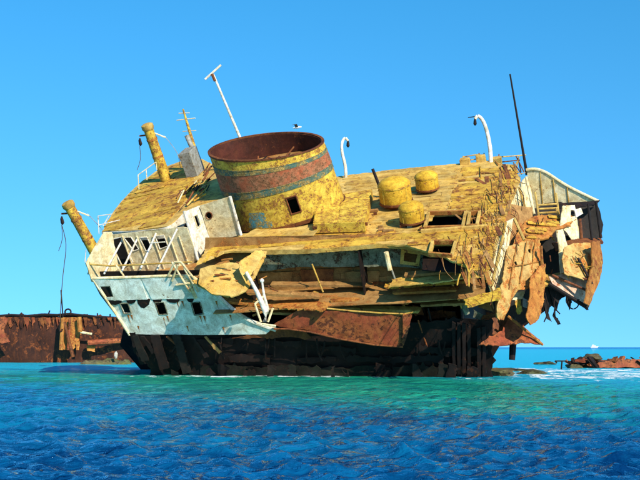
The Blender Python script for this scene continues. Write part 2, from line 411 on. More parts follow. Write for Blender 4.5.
# ---- hull below: recessed under the overhanging plates, their shade darkened into its colour
hp = Plane(FP(B, 0, -.5, 0), B['v'], B['u'])
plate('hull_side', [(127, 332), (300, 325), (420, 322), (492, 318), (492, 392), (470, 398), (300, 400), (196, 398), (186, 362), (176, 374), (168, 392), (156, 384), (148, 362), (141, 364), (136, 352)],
      PL(B, 'v', -.35), .06, M['drust'], ship, dent=.16, jag=.10, step=.5, label='rusty hull side darkened in its colour to look shaded')
for i in range(9):      # loose strakes of shell plating, following the hull's length
    x = 196 + i * 31 + random.uniform(-8, 8); y = random.choice([340, 348, 357]) + random.uniform(-2, 2); w = random.uniform(38, 70); hh = random.uniform(4, 8)
    plate('hull_strake', [(x, y), (min(x + w, 490), y + random.uniform(-1, 1)), (min(x + w, 488), y + hh), (x + 2, y + hh + 1)], PL(B, 'v', -.52 - .05 * (i % 3)), .03, M['drust'], ship, dent=.08, jag=.09, step=.3)
for i in range(16):      # bent frames hanging below the lower deck
    x = random.uniform(205, 450); k = random.uniform(-5, 7); l = random.uniform(8, 24)
    tube('bent_frame', spline([PL(B, 'v', -.75).hit(x, 335 + random.uniform(0, 8)), PL(B, 'v', -.8).hit(x + k * .3, 340 + l * .5), PL(B, 'v', -.7).hit(x + k, 338 + l)], 3), random.uniform(.03, .07), M['drust'], ship, 5)
for i, x in enumerate(range(452, 486, 5)):
    pl = PL(B, 'v', -.75 - (i % 3) * .06); d = random.uniform(-2, 2)
    if i % 5 == 4: continue
    plate('hull_frame', [(x, 326 + d * 2), (x + 3.4, 326 + d), (x + 4, 382), (x + .6, 382)], pl, .14, M['drust'], ship, dent=.03, jag=.02, step=.4)
for i in range(6):
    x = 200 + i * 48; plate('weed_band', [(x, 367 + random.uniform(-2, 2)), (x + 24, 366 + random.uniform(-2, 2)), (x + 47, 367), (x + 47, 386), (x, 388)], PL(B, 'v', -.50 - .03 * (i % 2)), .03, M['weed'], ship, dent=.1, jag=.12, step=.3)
for i in range(15):      # broken plates and stumps standing in the water along the foot of the hull
    x = 178 + i * 21 + random.uniform(-8, 8); tp = random.uniform(362, 372); w = random.uniform(4, 13); k = random.uniform(-4, 4)
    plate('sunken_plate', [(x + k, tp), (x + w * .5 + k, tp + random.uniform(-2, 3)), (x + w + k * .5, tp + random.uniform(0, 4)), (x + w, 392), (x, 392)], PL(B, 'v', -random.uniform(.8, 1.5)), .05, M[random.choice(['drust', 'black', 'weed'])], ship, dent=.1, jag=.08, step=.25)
# ribs hanging down below the bridge wing
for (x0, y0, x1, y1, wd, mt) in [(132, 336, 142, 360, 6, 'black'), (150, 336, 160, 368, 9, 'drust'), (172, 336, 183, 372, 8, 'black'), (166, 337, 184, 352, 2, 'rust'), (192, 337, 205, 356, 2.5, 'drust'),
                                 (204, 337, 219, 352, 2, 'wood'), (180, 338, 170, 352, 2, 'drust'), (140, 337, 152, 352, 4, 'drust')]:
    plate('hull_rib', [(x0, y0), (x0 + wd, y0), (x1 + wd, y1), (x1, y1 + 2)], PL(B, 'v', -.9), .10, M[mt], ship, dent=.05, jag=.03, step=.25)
# the far side and the ends, so that the wreck is closed
plate('hull_far_side', [(120, 345), (140, 250), (300, 225), (500, 215), (560, 300), (500, 345), (480, 380), (150, 380)], PL(B, 'v', 12.6), .08, M['drust'], ship, dent=.1, step=.9)
for u0, m_ in ((-9.0, 'drust'), (-3, 'drust'), (3.2, 'drust'), (8.2, 'black')):
    pl = PL(B, 'u', u0)
    plate_ab('bulkhead', [(pl.ab(FP(B, u0, a, b))) for a, b in ((-.2, -.3 if u0 > -8 else -3.4), (12.4, -.3 if u0 > -8 else -2.4), (12.4, -14), (-.2, -9))], pl, .05, M[m_], ship, dent=.05, step=1.2)

# ---- lower deck and its red bulwark
pl = PL(B, 'w', -2.75)
LDK = [FP(B, u, v, -2.75) for u, v in ((-5.0, -1.45), (9.6, -1.45), (9.6, 2.6), (-5, 2.6))]
plate_ab('lower_deck', [pl.ab(q) for q in LDK], pl, .05, M['wood'], ship, dent=.05, step=.6)
plate('bulwark_plate', [(300, 309), (352, 312), (403, 315), (411, 317), (403, 346), (380, 345), (340, 338), (306, 330), (272, 326)], PL(B, 'v', -1.6), .05, M['redrust'], ship, dent=.10, jag=.03, step=.35,
      label='red rusted bulwark plate under the lower deck')
plate('bulwark_plate', [(262, 333), (276, 328), (304, 331), (312, 338), (262, 338), (232, 338)], PL(B, 'v', -1.0), .05, M['rust'], ship, dent=.08, jag=.05, step=.35)
tube('bulwark_rail', [PL(B, 'v', -1.66).hit(x, y) for x, y in ((274, 329), (288, 329), (310, 332), (340, 339), (375, 345), (403, 347))], .05, M['rust'], ship)
tube('bulwark_rail', [PL(B, 'v', -1.62).hit(x, y) for x, y in ((322, 308), (352, 311), (380, 313), (404, 314), (416, 312))], .045, M['tan'], ship)
plate('bulwark_return', [(403, 315), (412, 315), (408, 332), (403, 346)], PL(B, 'v', -1.72), .12, M['redrust'], ship, dent=.03, jag=.03, step=.25)
# inner wall under the boat deck
plate('inner_wall', [(205, 238), (470, 232), (470, 302), (205, 310)], PL(B, 'v', 1.3), .05, M['wood'], ship, dent=.18, freq=.5, step=.5, label='brown rusted inner wall in the shade of the boat deck')
iw = PL(B, 'v', 1.24)
planks(AB(iw, [(232, 262), (440, 256), (440, 296), (232, 303)]), iw, .34, M['wood'], ship, seed=61, miss=.08, lmin=1.5, lmax=5, h=.02, name='wall_board')
for i, (x, y, w, h_) in enumerate([(252, 273, 40, 9), (300, 270, 34, 12), (345, 272, 34, 14), (262, 287, 46, 7), (330, 290, 40, 8), (372, 282, 26, 10), (226, 276, 20, 16), (395, 290, 34, 7)]):
    plate('wall_panel', [(x, y), (x + w, y - 1), (x + w - 1, y + h_), (x + 1, y + h_ + 1)], PL(B, 'v', 1.14 - .04 * (i % 3)), .03, M[['wood', 'rust', 'wood', 'wood'][i % 4]], ship, dent=.06, jag=.03, step=.35)
# loose lower deck slabs, sun-bleached, sticking out
slabs = [([(244, 299), (300, 300), (330, 303), (322, 310), (282, 308), (248, 305)], -2.66, 'orust'), ([(392, 279), (430, 271), (486, 266), (488, 276), (440, 281), (388, 286)], -1.6, 'tan'),
         ([(463, 300), (500, 288), (502, 297), (468, 306)], -2.2, 'yellow')]
lay = PL(B, 'v', -.5)
for x0, y0, x1, y1, t_, m_ in [(238, 306, 330, 313, 2.6, 'orust'), (262, 312, 352, 317, 2.0, 'wood'), (304, 306.5, 420, 311, 2.4, 'tan'), (246, 293, 322, 297, 1.8, 'wood'), (330, 301, 410, 303, 1.8, 'orust'), (384, 287, 470, 281, 2.2, 'deck'),
                               (392, 293, 458, 290, 2.0, 'orust'), (398, 300, 446, 298.5, 3.0, 'deck'), (404, 276, 486, 268, 2.0, 'wood'), (420, 305, 478, 303, 1.8, 'wood'), (270, 285, 372, 286, 1.6, 'wood'), (340, 316, 402, 321, 1.6, 'rust'), (212, 300, 262, 305, 2.2, 'orust')]:
    plate('deck_layer', [(x0, y0), ((x0 + x1) / 2, (y0 + y1) / 2 - .4), (x1, y1), (x1 - 2, y1 + t_), ((x0 + x1) / 2, (y0 + y1) / 2 + t_), (x0 + 2, y0 + t_)], PL(B, 'v', random.uniform(-1.1, .2)), .5, M[m_], ship, dent=.03, jag=.02, step=.3)
for i, (px, w_, m_) in enumerate(slabs):
    plate('deck_slab', px, PL(B, 'w', w_), .07, M[m_], ship, dent=.06, jag=.06, step=.3)
# ---- boat deck
bd = PL(B, 'w', 0.0)
BD = [(196, 264), (224, 252), (262, 250), (300, 250), (345, 247), (378, 244), (404, 245), (430, 251), (448, 259), (470, 268), (488, 280), (494, 255), (506, 215), (520, 180), (515, 165), (488, 161), (440, 165), (400, 169), (338, 176), (320, 200), (240, 236), (210, 240)]
W1 = [(429, 215), (466, 214), (463, 229), (425, 230)]; W2 = [(433, 244), (456, 244), (452, 258), (430, 256)]; W3 = [(470, 215), (480, 214), (477, 228), (468, 228)]
holes = [W1, W2, W3]
sag = lambda a, b: 0
boat = plate('boat_deck', BD, bd, .10, M['tan'], ship, holes=holes, dent=.05, jag=.05, step=.5, label='sloping yellow boat deck with missing boards')
ab_holes = [AB(bd, h) for h in holes]
planks(AB(bd, [(200, 263), (224, 252), (262, 249), (300, 249), (345, 246), (378, 243), (378, 232), (330, 231), (300, 236), (245, 240), (212, 243)]), bd, .85, M['deck'], boat, seed=2, miss=.04, lmin=1.2, lmax=3.5)
planks(AB(bd, [(374, 243), (404, 244), (430, 250), (448, 258), (488, 278), (494, 255), (508, 212), (440, 212), (420, 232), (374, 232)]), bd, .50, M['deck'], boat, seed=3, miss=.07, holes=ab_holes, lmin=.8, lmax=2.6)
planks(AB(bd, [(446, 210), (507, 211), (519, 178), (512, 168), (462, 168)]), bd, .55, M['deck'], boat, seed=4, miss=.10, holes=ab_holes, lmin=1.0, lmax=2.4)
planks(AB(bd, [(342, 177), (400, 170), (460, 166), (448, 206), (420, 230), (376, 230), (378, 190), (345, 190)]), bd, .62, M['tan'], boat, seed=5, miss=.03, lmin=2, lmax=5, h=.012, thick=.03)
# hatch frames round the openings
for h in holes:
    c = [bd.hit(*p) + bd.n * .10 for p in h]; ins = boat
    for i in range(4):
        a, b = c[i], c[(i + 1) % 4]; d = (b - a); L = d.length; d.normalize()
        box('hatch_frame', (a + b) / 2, (d, bd.n.cross(d), bd.n), (L / 2 + .05, .08, .12), M['tan'] if i % 2 else M['orust'], ins, .015)
    plw = PL(B, 'w', -.9)
    plate('hatch_bottom', [(h[0][0] - 8, h[0][1] - 8), (h[1][0] + 8, h[1][1] - 8), (h[2][0] + 8, h[2][1] + 14), (h[3][0] - 8, h[3][1] + 14)], plw, .04, M['drust'], boat, dent=.05, step=.6)
box('deck_beam', bd.hit(454, 231) + bd.n * .12, L3(B), (1.75, .10, .10), M['tan'], boat)
# edge fascia of the boat deck
plate('deck_edge_strip', [(262, 250), (300, 250), (345, 247), (378, 244), (404, 245), (448, 259), (470, 268), (469, 271), (447, 263), (404, 249), (378, 248), (345, 251), (300, 254), (258, 255)], PL(B, 'v', -.06), .06, M['tan'], ship, dent=.02, jag=.012, step=.3)
plate('deck_girder', [(252, 252), (420, 247), (446, 262), (420, 268), (404, 267), (380, 266), (340, 267), (300, 267), (252, 272)], PL(B, 'v', .55), .05, M['green'], ship,
      holes=[[(404, 252), (418, 254), (416, 263), (403, 261)]], dent=.08, jag=.03, step=.3, label='grey green girder below the boat deck edge')
plate('girder_window_frame', [(401, 249), (421, 251), (419, 266), (400, 264)], PL(B, 'v', .42), .05, M['tan'], ship, holes=[[(404.5, 252.5), (417.5, 254.5), (415.5, 263), (403.5, 261)]], dent=0, step=.4)
# stanchions and loose bars under the deck edge
for a, b, r, m_ in [((312, 264), (323, 292), .045, 'tan'), ((386, 252), (390, 270), .13, 'cream'), ((389, 262), (396, 282), .05, 'grey'), ((443, 262), (462, 308), .06, 'tan'), ((462, 300), (467, 314), .16, 'green'),
                    ((480, 262), (497, 302), .06, 'tan'), ((478, 278), (494, 312), .045, 'rust'), ((404, 304), (401, 318), .06, 'tan'), ((316, 292), (313, 312), .16, 'tan'), ((310, 308), (318, 318), .07, 'rust'),
                    ((422, 262), (440, 298), .05, 'drust'), ((433, 268), (447, 282), .10, 'green'), ((428, 308), (438, 352), .05, 'drust'), ((446, 318), (450, 366), .06, 'drust'), ((418, 320), (436, 372), .05, 'rust')]:
    tube('stanchion', [PL(B, 'v', -.25).hit(*a), PL(B, 'v', -.35).hit(*b)], r, M[m_], ship, 8)
# buckled inner steel behind the stanchions at the after end
for i in range(22):
    x = random.uniform(405, 485); y = random.uniform(288, 335); w = random.uniform(5, 18); h_ = random.uniform(4, 12); k = random.uniform(-6, 6)
    plate('torn_plate', [(x, y), (x + w, y + k), (x + w + 2, y + h_ + k), (x + random.uniform(-3, 4), y + h_)], PL(B, 'v', random.uniform(-.1, 1.2)), .04,
          M[random.choice(['drust', 'drust', 'rust', 'wood', 'green', 'drust'])], ship, dent=.12, jag=.05, step=.25)

# ---- bridge: wing with teal side plate
vo = PL(A, 'v', -1.6)
WIN = [[(100, 286.5), (110, 286), (113.5, 297), (104, 297.5)], [(120, 303.5), (128, 303), (131.5, 313), (124, 313.5)], [(155, 302.5), (164, 302), (168, 314), (159, 314.5)], [(191, 302.5), (200, 302), (203.5, 314), (194.5, 315)]]
side = plate('wing_side_plate', [(93, 279), (187, 277), (200, 283), (215, 294), (232, 309), (250, 321), (272, 329), (266, 334), (215, 335), (130, 334), (124, 329), (110, 305)], vo, .06, M['teal'], ship, holes=WIN, dent=.07, freq=.45, step=.4,
             label='pale aqua white side plate with small square windows')
for (x0, y0, x1, y1, h_) in [(94, 279.5, 140, 278.5, 21), (141, 278.5, 188, 277.5, 21)]:
    plate('side_strake', [(x0, y0), (x1, y1), (x1 + 7.5, y1 + h_), (x0 + 11, y0 + h_)], PL(A, 'v', -1.66), .035, M['teal'], side, holes=[WIN[0]] if x0 < 100 else [], dent=.03, jag=.018, step=.3)
for h in WIN:                     # window rims
    c = [vo.hit(*p) + vo.n * .02 for p in h]
    for i in range(4): tube('window_rim', [c[i], c[(i + 1) % 4]], .035, M['green'], side, 6)
for (x, y, w, h_) in [(108, 300, 14, 5), (126, 300, 10, 4), (137, 299.5, 13, 9), (152, 299, 10, 6), (166, 299, 14, 4), (186, 298, 8, 4)]:   # flaked black patches hanging under the strake
    plate('flaked_patch', [(x, y), (x + w, y - .5), (x + w - 1, y + h_ * .6), (x + w * .55, y + h_), (x + w * .3, y + h_ * .9), (x + 1, y + h_ * .5)], PL(A, 'v', -1.645), .02, M['drust'], side, dent=.01, jag=.02, step=.2)
for x, y, l in ((127, 315, 9), (130, 315, 5), (162, 316, 11), (166, 316, 6), (199, 316, 8), (203, 316, 12), (109, 299, 6), (176, 301, 10), (146, 309, 8), (215, 301, 9), (229, 315, 8), (181, 301, 7), (137, 326, 7), (186, 326, 7), (222, 327, 7)):
    plate('rust_run', [(x, y), (x + 2.2, y), (x + 2.4, y + l * .5), (x + 2.0 + l * .22, y + l), (x + 1.2 + l * .18, y + l * .7)], PL(A, 'v', -1.612), .008, M['orust'], side, dent=.003, jag=.01, step=.15)
wr = spline([vo.hit(*p) for p in ((92, 278.5), (140, 277), (186, 276), (200, 282.5), (215, 294), (232, 309), (250, 321), (274, 330))], 5)
tube('wing_rail', wr, .085, M['cream'], side, 8)
tube('plate_edge_rail', spline([vo.hit(*p) for p in ((187, 277), (200, 282.5), (215, 293.5), (232, 308.5), (250, 320.5), (276, 330))], 5), .11, M['white'], side, 8)
tube('wing_corner_post', [vo.hit(187, 277), vo.hit(196, 298)], .12, M['cream'], side, 8)
tube('wing_edge_post', [vo.hit(93, 279), vo.hit(111, 306), vo.hit(130, 335)], .09, M['cream'], side, 8)
# wing deck, front bulwark of the wing
pl = PL(A, 'w', .0)
plate('wing_deck', [(88, 270), (118, 262), (215, 244), (230, 262), (188, 281), (96, 284)], pl, .08, M['wood'], ship, dent=.03, step=.5)
pf = Plane(vo.hit(92, 280), A['u'], A['v'])
fb = plate('front_bulwark', [(92, 282), (86, 263), (104, 232), (112, 232), (119, 268), (100, 284)], PT(92, 278, vo.hit(92, 279).y + .1, (.75, -.55, -.15)), .06, M['cream'], ship, dent=.04, jag=.02, step=.3)
pb = PL(A, 'v', -1.2)
# black sheet behind the teal plate, cabin darkness put into its colour
plate('cabin_dark_sheet', [(88, 272), (215, 270), (262, 332), (128, 332), (100, 295)], PL(A, 'v', -.9), .05, M['black'], ship, dent=.02, step=.8)
# wheelhouse side wall with window row
vw = PL(A, 'v', .9)
WW = [[(109.5, 240), (121, 237), (133, 262), (123, 268)], [(124, 237.5), (131, 237), (139, 249), (133.5, 251)], [(139.5, 237.5), (147, 237), (152, 248), (146, 251)], [(155, 236), (164, 235), (168, 246), (160, 249)]]
wh = plate('wheelhouse_wall', [(102, 236), (183, 227), (187, 228), (198, 259), (190, 266), (117, 275)], vw, .06, M['cream'], ship, holes=WW, dent=.03, step=.35, label='cream wheelhouse wall with a row of dark windows')
for h in WW:
    c = [vw.hit(*p) + vw.n * .015 for p in h]
    for i in range(4): tube('window_rim', [c[i], c[(i + 1) % 4]], .03, M['white'], wh, 6)
plate('wheelhouse_dark_sheet', [(106, 239), (182, 231), (193, 258), (121, 269)], PL(A, 'v', 1.7), .04, M['black'], ship, dent=.02, step=.6)  # black sheet behind the windows, the room's darkness painted on it
for x in (122.5, 137, 153, 169.5, 179):
    tube('mullion', [vw.hit(x, 236) + vw.n * .03, vw.hit(x + 11.5, 269) + vw.n * .03], .05, M['cream'], wh, 6)
# aft face with a door, then the narrower deckhouse behind
ctop, cbot = vw.hit(183.5, 211), vw.hit(198, 259)
au = PL(A, 'u', (cbot - O).dot(A['u']))
aft = plate('wheelhouse_end_wall', [(184, 212), (200, 205.5), (211.5, 241), (198, 259.5)], au, .06, M['white'], ship, holes=[[(193.5, 216.5), (197, 214.5), (200.5, 225), (197.5, 228.5)]], dent=.03, step=.3, label='white end wall with a dark doorway')
pdoor = [au.hit(*p) + au.n * .02 for p in ((193.5, 216.5), (197, 214.5), (200.5, 225), (197.5, 228.5))]
for i in range(4): tube('door_frame', [pdoor[i], pdoor[(i + 1) % 4]], .03, M['cream'], aft, 6)
corner = au.hit(211, 241); vd = (corner - O).dot(A['v'])
dh_pl = PL(A, 'v', vd)
PORT = [(209 + 3.2 * math.cos(a), 215.5 + 3.6 * math.sin(a)) for a in [i * math.pi / 5 for i in range(10)]]
dh = plate('deckhouse_wall', [(199.5, 206), (230, 196.5), (241, 235), (211, 241.5)], dh_pl, .06, M['cream'], ship, holes=[PORT], dent=.04, step=.3)
c = [dh_pl.hit(*p) + dh_pl.n * .02 for p in PORT]
tube('porthole_ring', c + [c[0]], .035, M['rust'], dh, 6)
tube('corner_post', [dh_pl.hit(230, 196.5), dh_pl.hit(241, 235)], .09, M['white'], dh, 8)
tube('corner_post', [au.hit(184, 211), au.hit(198, 260)], .08, M['white'], aft, 8)
# rooms behind, dark
rm = PL(A, 'v', 3.4)
plate_ab('wheelhouse_back_wall', [rm.ab(FP(A, a, 3.4, b)) for a, b in ((-11.6, -1.6), (-5.6, -1.6), (-5.6, 2.05), (-11.6, 2.05))], rm, .05, M['drust'], ship, dent=.02, step=.8)
# roof
ROOF_H = 2.25
pr = PL(A, 'w', ROOF_H)
RF = [(103, 231), (107, 221), (116, 208), (128, 194), (141, 182), (155, 172), (170, 165), (184, 160), (200, 158), (216, 166), (233, 199), (214, 205), (200, 206), (184, 213), (168, 226), (140, 230)]
roof = plate('wheelhouse_roof', RF, pr, .10, M['tan'], ship, dent=.03, jag=.015, step=.5, label='rounded yellow planked wheelhouse roof')
RP = [(105, 230), (109, 221), (118, 208), (130, 194.5), (143, 183), (157, 173), (171, 166), (184, 162), (192, 172), (194, 190), (184, 205), (166, 224), (140, 227)]
planks(AB(pr, RP), pr, .80, M['deck'], roof, seed=11, miss=.03, lmin=1.5, lmax=4, h=.03)
fz = spline([pr.hit(*p) - A['w'] * .10 for p in ((102, 232.5), (140, 231), (168, 227), (184, 213.5))], 6)
vs = []; fs = []
for i, p in enumerate(fz):
    vs += [p + A['w'] * .14 - A['v'] * .06, p - A['w'] * .46 - A['v'] * .06, p - A['w'] * .46, p + A['w'] * .14]
    if i:
        a = 4 * (i - 1); b = 4 * i
        for j in range(4): fs.append((a + j, a + (j + 1) % 4, b + (j + 1) % 4, b + j))
mk('roof_fascia', vs, fs + [(0, 1, 2, 3), tuple(range(len(vs) - 4, len(vs)))], M['white'], roof)
# curved front wall of the wheelhouse under the roof
cur = spline([pr.hit(*p) for p in ((103, 231), (107, 221), (116, 208), (128, 194), (141, 182), (155, 172), (170, 165), (184, 160), (200, 158))], 3)
vs = []; fs = []
for i, p in enumerate(cur):
    for k in range(5): vs.append(p + A['u'] * .12 - A['w'] * (.08 + k * .55))
    if i:
        for k in range(4): fs.append(((i - 1) * 5 + k, (i - 1) * 5 + k + 1, i * 5 + k + 1, i * 5 + k))
mk('wheelhouse_front_wall', vs, fs, M['cream'], ship)
# awning spars and rails of the wing
for (x0, y0, x1, y1) in [(88, 266, 113, 232), (104, 266, 126, 233), (121, 265, 141, 231), (140, 262, 158, 229), (157, 262, 178, 227)]:
    tube('awning_spar', [PL(A, 'v', -1.35).hit(x0, y0 + 8), pr.hit(x1, y1 + 1) - A['v'] * .12], .055, M['white'], ship, 8)
tube('wing_top_rail', [PL(A, 'v', -1.4).hit(*p) for p in ((87, 264), (110, 266), (150, 264), (192, 262))], .05, M['tan'], ship, 8)
tube('wing_top_rail', [PL(A, 'v', -.5).hit(*p) for p in ((150, 243), (165, 242))], .035, M['white'], ship, 6)
tube('wing_top_rail', [at(104, 233, 63), at(86, 264, 62)], .05, M['cream'], ship, 8)
for a, b in (((116, 265), (124, 276)), ((86, 263), (93, 280))): tube('rail_post', [PL(A, 'v', -1.45).hit(*a), PL(A, 'v', -1.5).hit(*b)], .05, M['cream'], ship, 6)
# companion hood and ladder frame beside the wing
for a, b in (((168, 276), (175, 262)), ((175, 262), (181, 262)), ((181, 262), (196, 281)), ((178, 265), (172, 281)), ((184, 268), (198, 292)), ((176, 285), (190, 283)), ((172, 262), (190, 292))):
    tube('hood_bar', [PL(A, 'v', -1.75).hit(*a), PL(A, 'v', -1.75).hit(*b)], .06, M['cream'], ship, 8)
# decking aft of the wing, collapsed towards the lower deck
plate('collapsed_deck', [(188, 268), (206, 262), (220, 265), (216, 276), (190, 280)], PL(A, 'w', -.3), .06, M['cream'], ship, dent=.04, jag=.03, step=.3)
plate('collapsed_deck', [(208, 266), (240, 262), (248, 255), (268, 249), (258, 272), (246, 291), (233, 296), (212, 293), (198, 284), (200, 268)], PT(235, 275, 56.6, (-.05, -.72, .70)), .07, M['tan'], ship, dent=.12, jag=.03, step=.25, label='buckled tan deck plate hanging beside the pale side plate')
plate('collapsed_deck', [(192, 281), (214, 276), (238, 290), (228, 296), (206, 290)], PT(214, 285, 56.9, (.1, -.6, .78)), .06, M['tan'], ship, dent=.08, jag=.05, step=.25)
plate('hanging_flap', [(240, 262), (256, 250), (266, 252), (250, 277), (246, 284), (240, 272)], PT(250, 265, 56.2, (.45, -.8, .35)), .04, M['tan'], ship, dent=.05, jag=.03, step=.2)
for i in range(18):
    x = random.uniform(206, 268); y = random.uniform(262, 326) if x > 235 else random.uniform(258, 290)
    a = random.uniform(-.5, .5); L = random.uniform(3, 12)
    tube('loose_bar', [at(x, y, 56.4), at(x + L * math.cos(a), y + L * math.sin(a), 56.4 + random.uniform(-.3, .3))], random.uniform(.025, .06), M[random.choice(['yellow', 'rust', 'orust', 'tan', 'rust'])], ship, 5)
# white davit beam by the rail
dv = Plane(at(260, 300, 55.6), (0, -1, 0))
tube('davit_beam', [dv.hit(246, 272), dv.hit(257, 292), dv.hit(266, 312), dv.hit(265, 322)], [.09, .11, .17, .14], M['white'], ship, 10, label='white davit beam leaning on the rail')
tube('davit_arm', [dv.hit(262, 281), dv.hit(264, 295), dv.hit(268, 310)], [.05, .065, .09], M['white'], ship, 8)
tube('davit_knob', [dv.hit(262, 283), dv.hit(262, 281.5), dv.hit(262, 280), dv.hit(262, 278.5)], [.04, .11, .11, .04], M['white'], ship, 10)
for a, b in (((255, 304), (261, 322)), ((273, 308), (268, 322)), ((255, 304), (264, 296)), ((262, 324), (276, 326))): tube('davit_brace', [dv.hit(*a), dv.hit(*b)], .06, M['cream'], ship, 6)

# ---- funnel
def make_funnel():
    base = PL(A, 'w', .15).hit(288, 212)
    wv, uv, vv = A['w'], A['u'], A['v']
    Hh = 4.75; a_, b_ = 3.55, 2.45; n = 72
    def pt(th, t, dr=0.0):
        k = 1 - .035 * t
        p = base + uv * ((a_ * k + dr) * math.cos(th)) + vv * ((b_ * k + dr) * math.sin(th))
        rake = -.54 * (1 + math.cos(th)) * (max(0, t - .42) / .58) ** 1.2          # the top is cut on a rake
        bulge = 1 + .006 * noise.noise(Vector((math.cos(th) * 2, math.sin(th) * 2, t * 4)))
        return base + (p - base) * bulge + wv * (Hh * t + rake)
    bands = [(0, .43, 'yellow', None), (.43, .52, 'dteal', None), (.52, .775, 'red', 'red band round the funnel'), (.775, .845, 'dteal', None), (.845, 1.0, 'yellow', None)]
    fun = None
    def ring(name, t0, t1, dr0, dr1, mat, parent, label=None, rows=5, hole=None):
        vs = []; fs = []
        for r in range(rows + 1):
            t = t0 + (t1 - t0) * r / rows
            for j in range(n): vs.append(pt(2 * math.pi * j / n, t, dr0))
        m0 = len(vs)
        for r in range(rows + 1):
            t = t0 + (t1 - t0) * r / rows
            for j in range(n): vs.append(pt(2 * math.pi * j / n, t, dr1))
        for r in range(rows):
            for j in range(n):
                if hole and hole(j, r): continue
                k = (j + 1) % n
                fs.append((r * n + j, r * n + k, (r + 1) * n + k, (r + 1) * n + j)); fs.append((m0 + r * n + j, m0 + (r + 1) * n + j, m0 + (r + 1) * n + k, m0 + r * n + k))
        for j in range(n):
            k = (j + 1) % n
            fs.append((j, m0 + j, m0 + k, k)); q = rows * n; fs.append((q + j, q + k, m0 + q + k, m0 + q + j))
        return mk(name, vs, fs, mat, parent, 40, label)
    # opening: the door faces the camera side
    jd = [j for j in range(n) if 289 <= proj(pt(2 * math.pi * j / n, .22))[0] <= 297 and math.sin(2 * math.pi * j / n) < 0]
    fun = ring('funnel', 0, .43, 0, -.05, M['yellow'], ship, 'broad oval funnel with yellow, teal and red bands', 10, lambda j, r: j in jd and 3 <= r <= 7)
    for t0, t1, m_, lb in bands[1:]:
        ring('funnel_band', t0, t1, .012 if m_ != 'yellow' else 0.0, -.05, M[m_], fun, lb, 4)
    for t in (.43, .52, .775, .845): ring('seam_ridge', t - .006, t + .006, .03, -.02, M['dteal'], fun, None, 1)
    ring('funnel_rim', .985, 1.012, .05, -.10, M['rust'], fun, 'rusty rim of the funnel', 1)
    ring('funnel_lining', .30, .99, -.10, -.16, M['soot'], fun, None, 6)
    ring('funnel_foot', -.03, .012, .08, -.02, M['rust'], fun, None, 1)
    # inner platform and dark uptake inside
    vs = [pt(2 * math.pi * j / n, .66, -.2) for j in range(n)]
    mk('funnel_inner_deck', vs, [tuple(range(n))], M['wood'], fun)
    for k in range(7):
        a0 = random.uniform(-2.6, 1.2); c = base + wv * (Hh * .66 + .06) + uv * a0 + vv * random.uniform(.2, 1.6); d = (uv * random.uniform(-1, 1) + vv * random.uniform(-1, 1) + wv * .2).normalized()
        tube('fallen_pipe', [c - d * .5, c + d * .5], .05, M[random.choice(['rust', 'drust'])], fun, 6)
    # teal patches of paint, door frame
    for (x, y, w, h_) in [(249, 213, 16, 15), (226, 205, 10, 12), (262, 222, 10, 6)]:
        vs = []; fs = []; g = 5
        for yy in range(g + 1):
            for xx in range(g + 1):
                q = surf(x + w * xx / g + random.uniform(-.8, .8), y + h_ * yy / g + random.uniform(-.8, .8), pt)
                if q is None: return fun
                vs.append(q)
        for yy in range(g):
            for xx in range(g): i = yy * (g + 1) + xx; fs.append((i, i + 1, i + g + 2, i + g + 1))
        mk('paint_patch', vs, fs, M['tealp'], fun)
    if jd:
        a, b = 2 * math.pi * jd[0] / n, 2 * math.pi * (jd[-1] + 1) / n; q = [pt(a, .13, .02), pt(b, .13, .02), pt(b, .34, .02), pt(a, .34, .02)]
        for i in range(4): tube('door_frame', [q[i], q[(i + 1) % 4]], .045, M['rust'], fun, 6)
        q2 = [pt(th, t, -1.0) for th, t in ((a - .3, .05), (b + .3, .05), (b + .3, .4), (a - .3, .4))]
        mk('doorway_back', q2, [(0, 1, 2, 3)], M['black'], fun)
    return fun
def proj(p):
    q = p - CAM; f = q.y * CP + q.z * SP; return 320 + FPX * q.x / f, 240 - FPX * (q.z * CP - q.y * SP) / f
def surf(px, py, pt):
    """point of the funnel's near side closest to a line of sight, found by search over the surface"""
    best = None
    for j in range(180):
        th = math.pi + math.pi * j / 180
        for k in range(40):
            t = .02 + .42 * k / 40; p = pt(th, t, .012); x, y = proj(p); e = (x - px) ** 2 + (y - py) ** 2
            if best is None or e < best[0]: best = (e, p)
    return best[1]
fun = make_funnel()
# deckhouse top beneath the funnel
plate('funnel_deck', [(236, 234), (300, 230), (322, 224), (312, 236), (250, 245)], PL(A, 'w', .12), .06, M['tan'], ship, dent=.03, step=.4)

# ---- engine casing box and its skylight abaft the funnel
def frame_box(name, px, f, w0, hgt, mat, parent, label=None):
    pl = PL(f, 'w', w0 + hgt); top = [pl.hit(*p) for p in px]; n = len(top); q = [p - f['w'] * hgt for p in top]
    return mk(name, top + q, [tuple(range(n))] + [tuple(range(n, 2 * n))[::-1]] + [(i, (i + 1) % n, n + (i + 1) % n, n + i) for i in range(n)], mat, parent, 20, label)
cs = frame_box('engine_casing', [(317, 198), (372, 189), (364, 222), (313, 224)], B, .1, .55, M['yellow'], ship, 'low yellow engine casing beside the funnel')
pl = PL(B, 'w', .66)
for px in ([(318, 199), (341, 195), (336, 222), (314, 223)], [(343, 195), (368, 190.5), (360, 221), (338, 222)]):
    plate('casing_panel', px, pl, .04, M['yellow'], cs, holes=[[(355, 199), (359, 198), (359, 202), (355, 203)]] if px[0][0] > 340 else [], dent=.03, jag=.012, step=.25, off=.03)
box('casing_shadow_bar', PL(B, 'w', .4).hit(340, 226), L3(B), (1.55, .06, .09), M['rust'], cs)  # rust-brown bar painting in the shadow line at the casing's foot
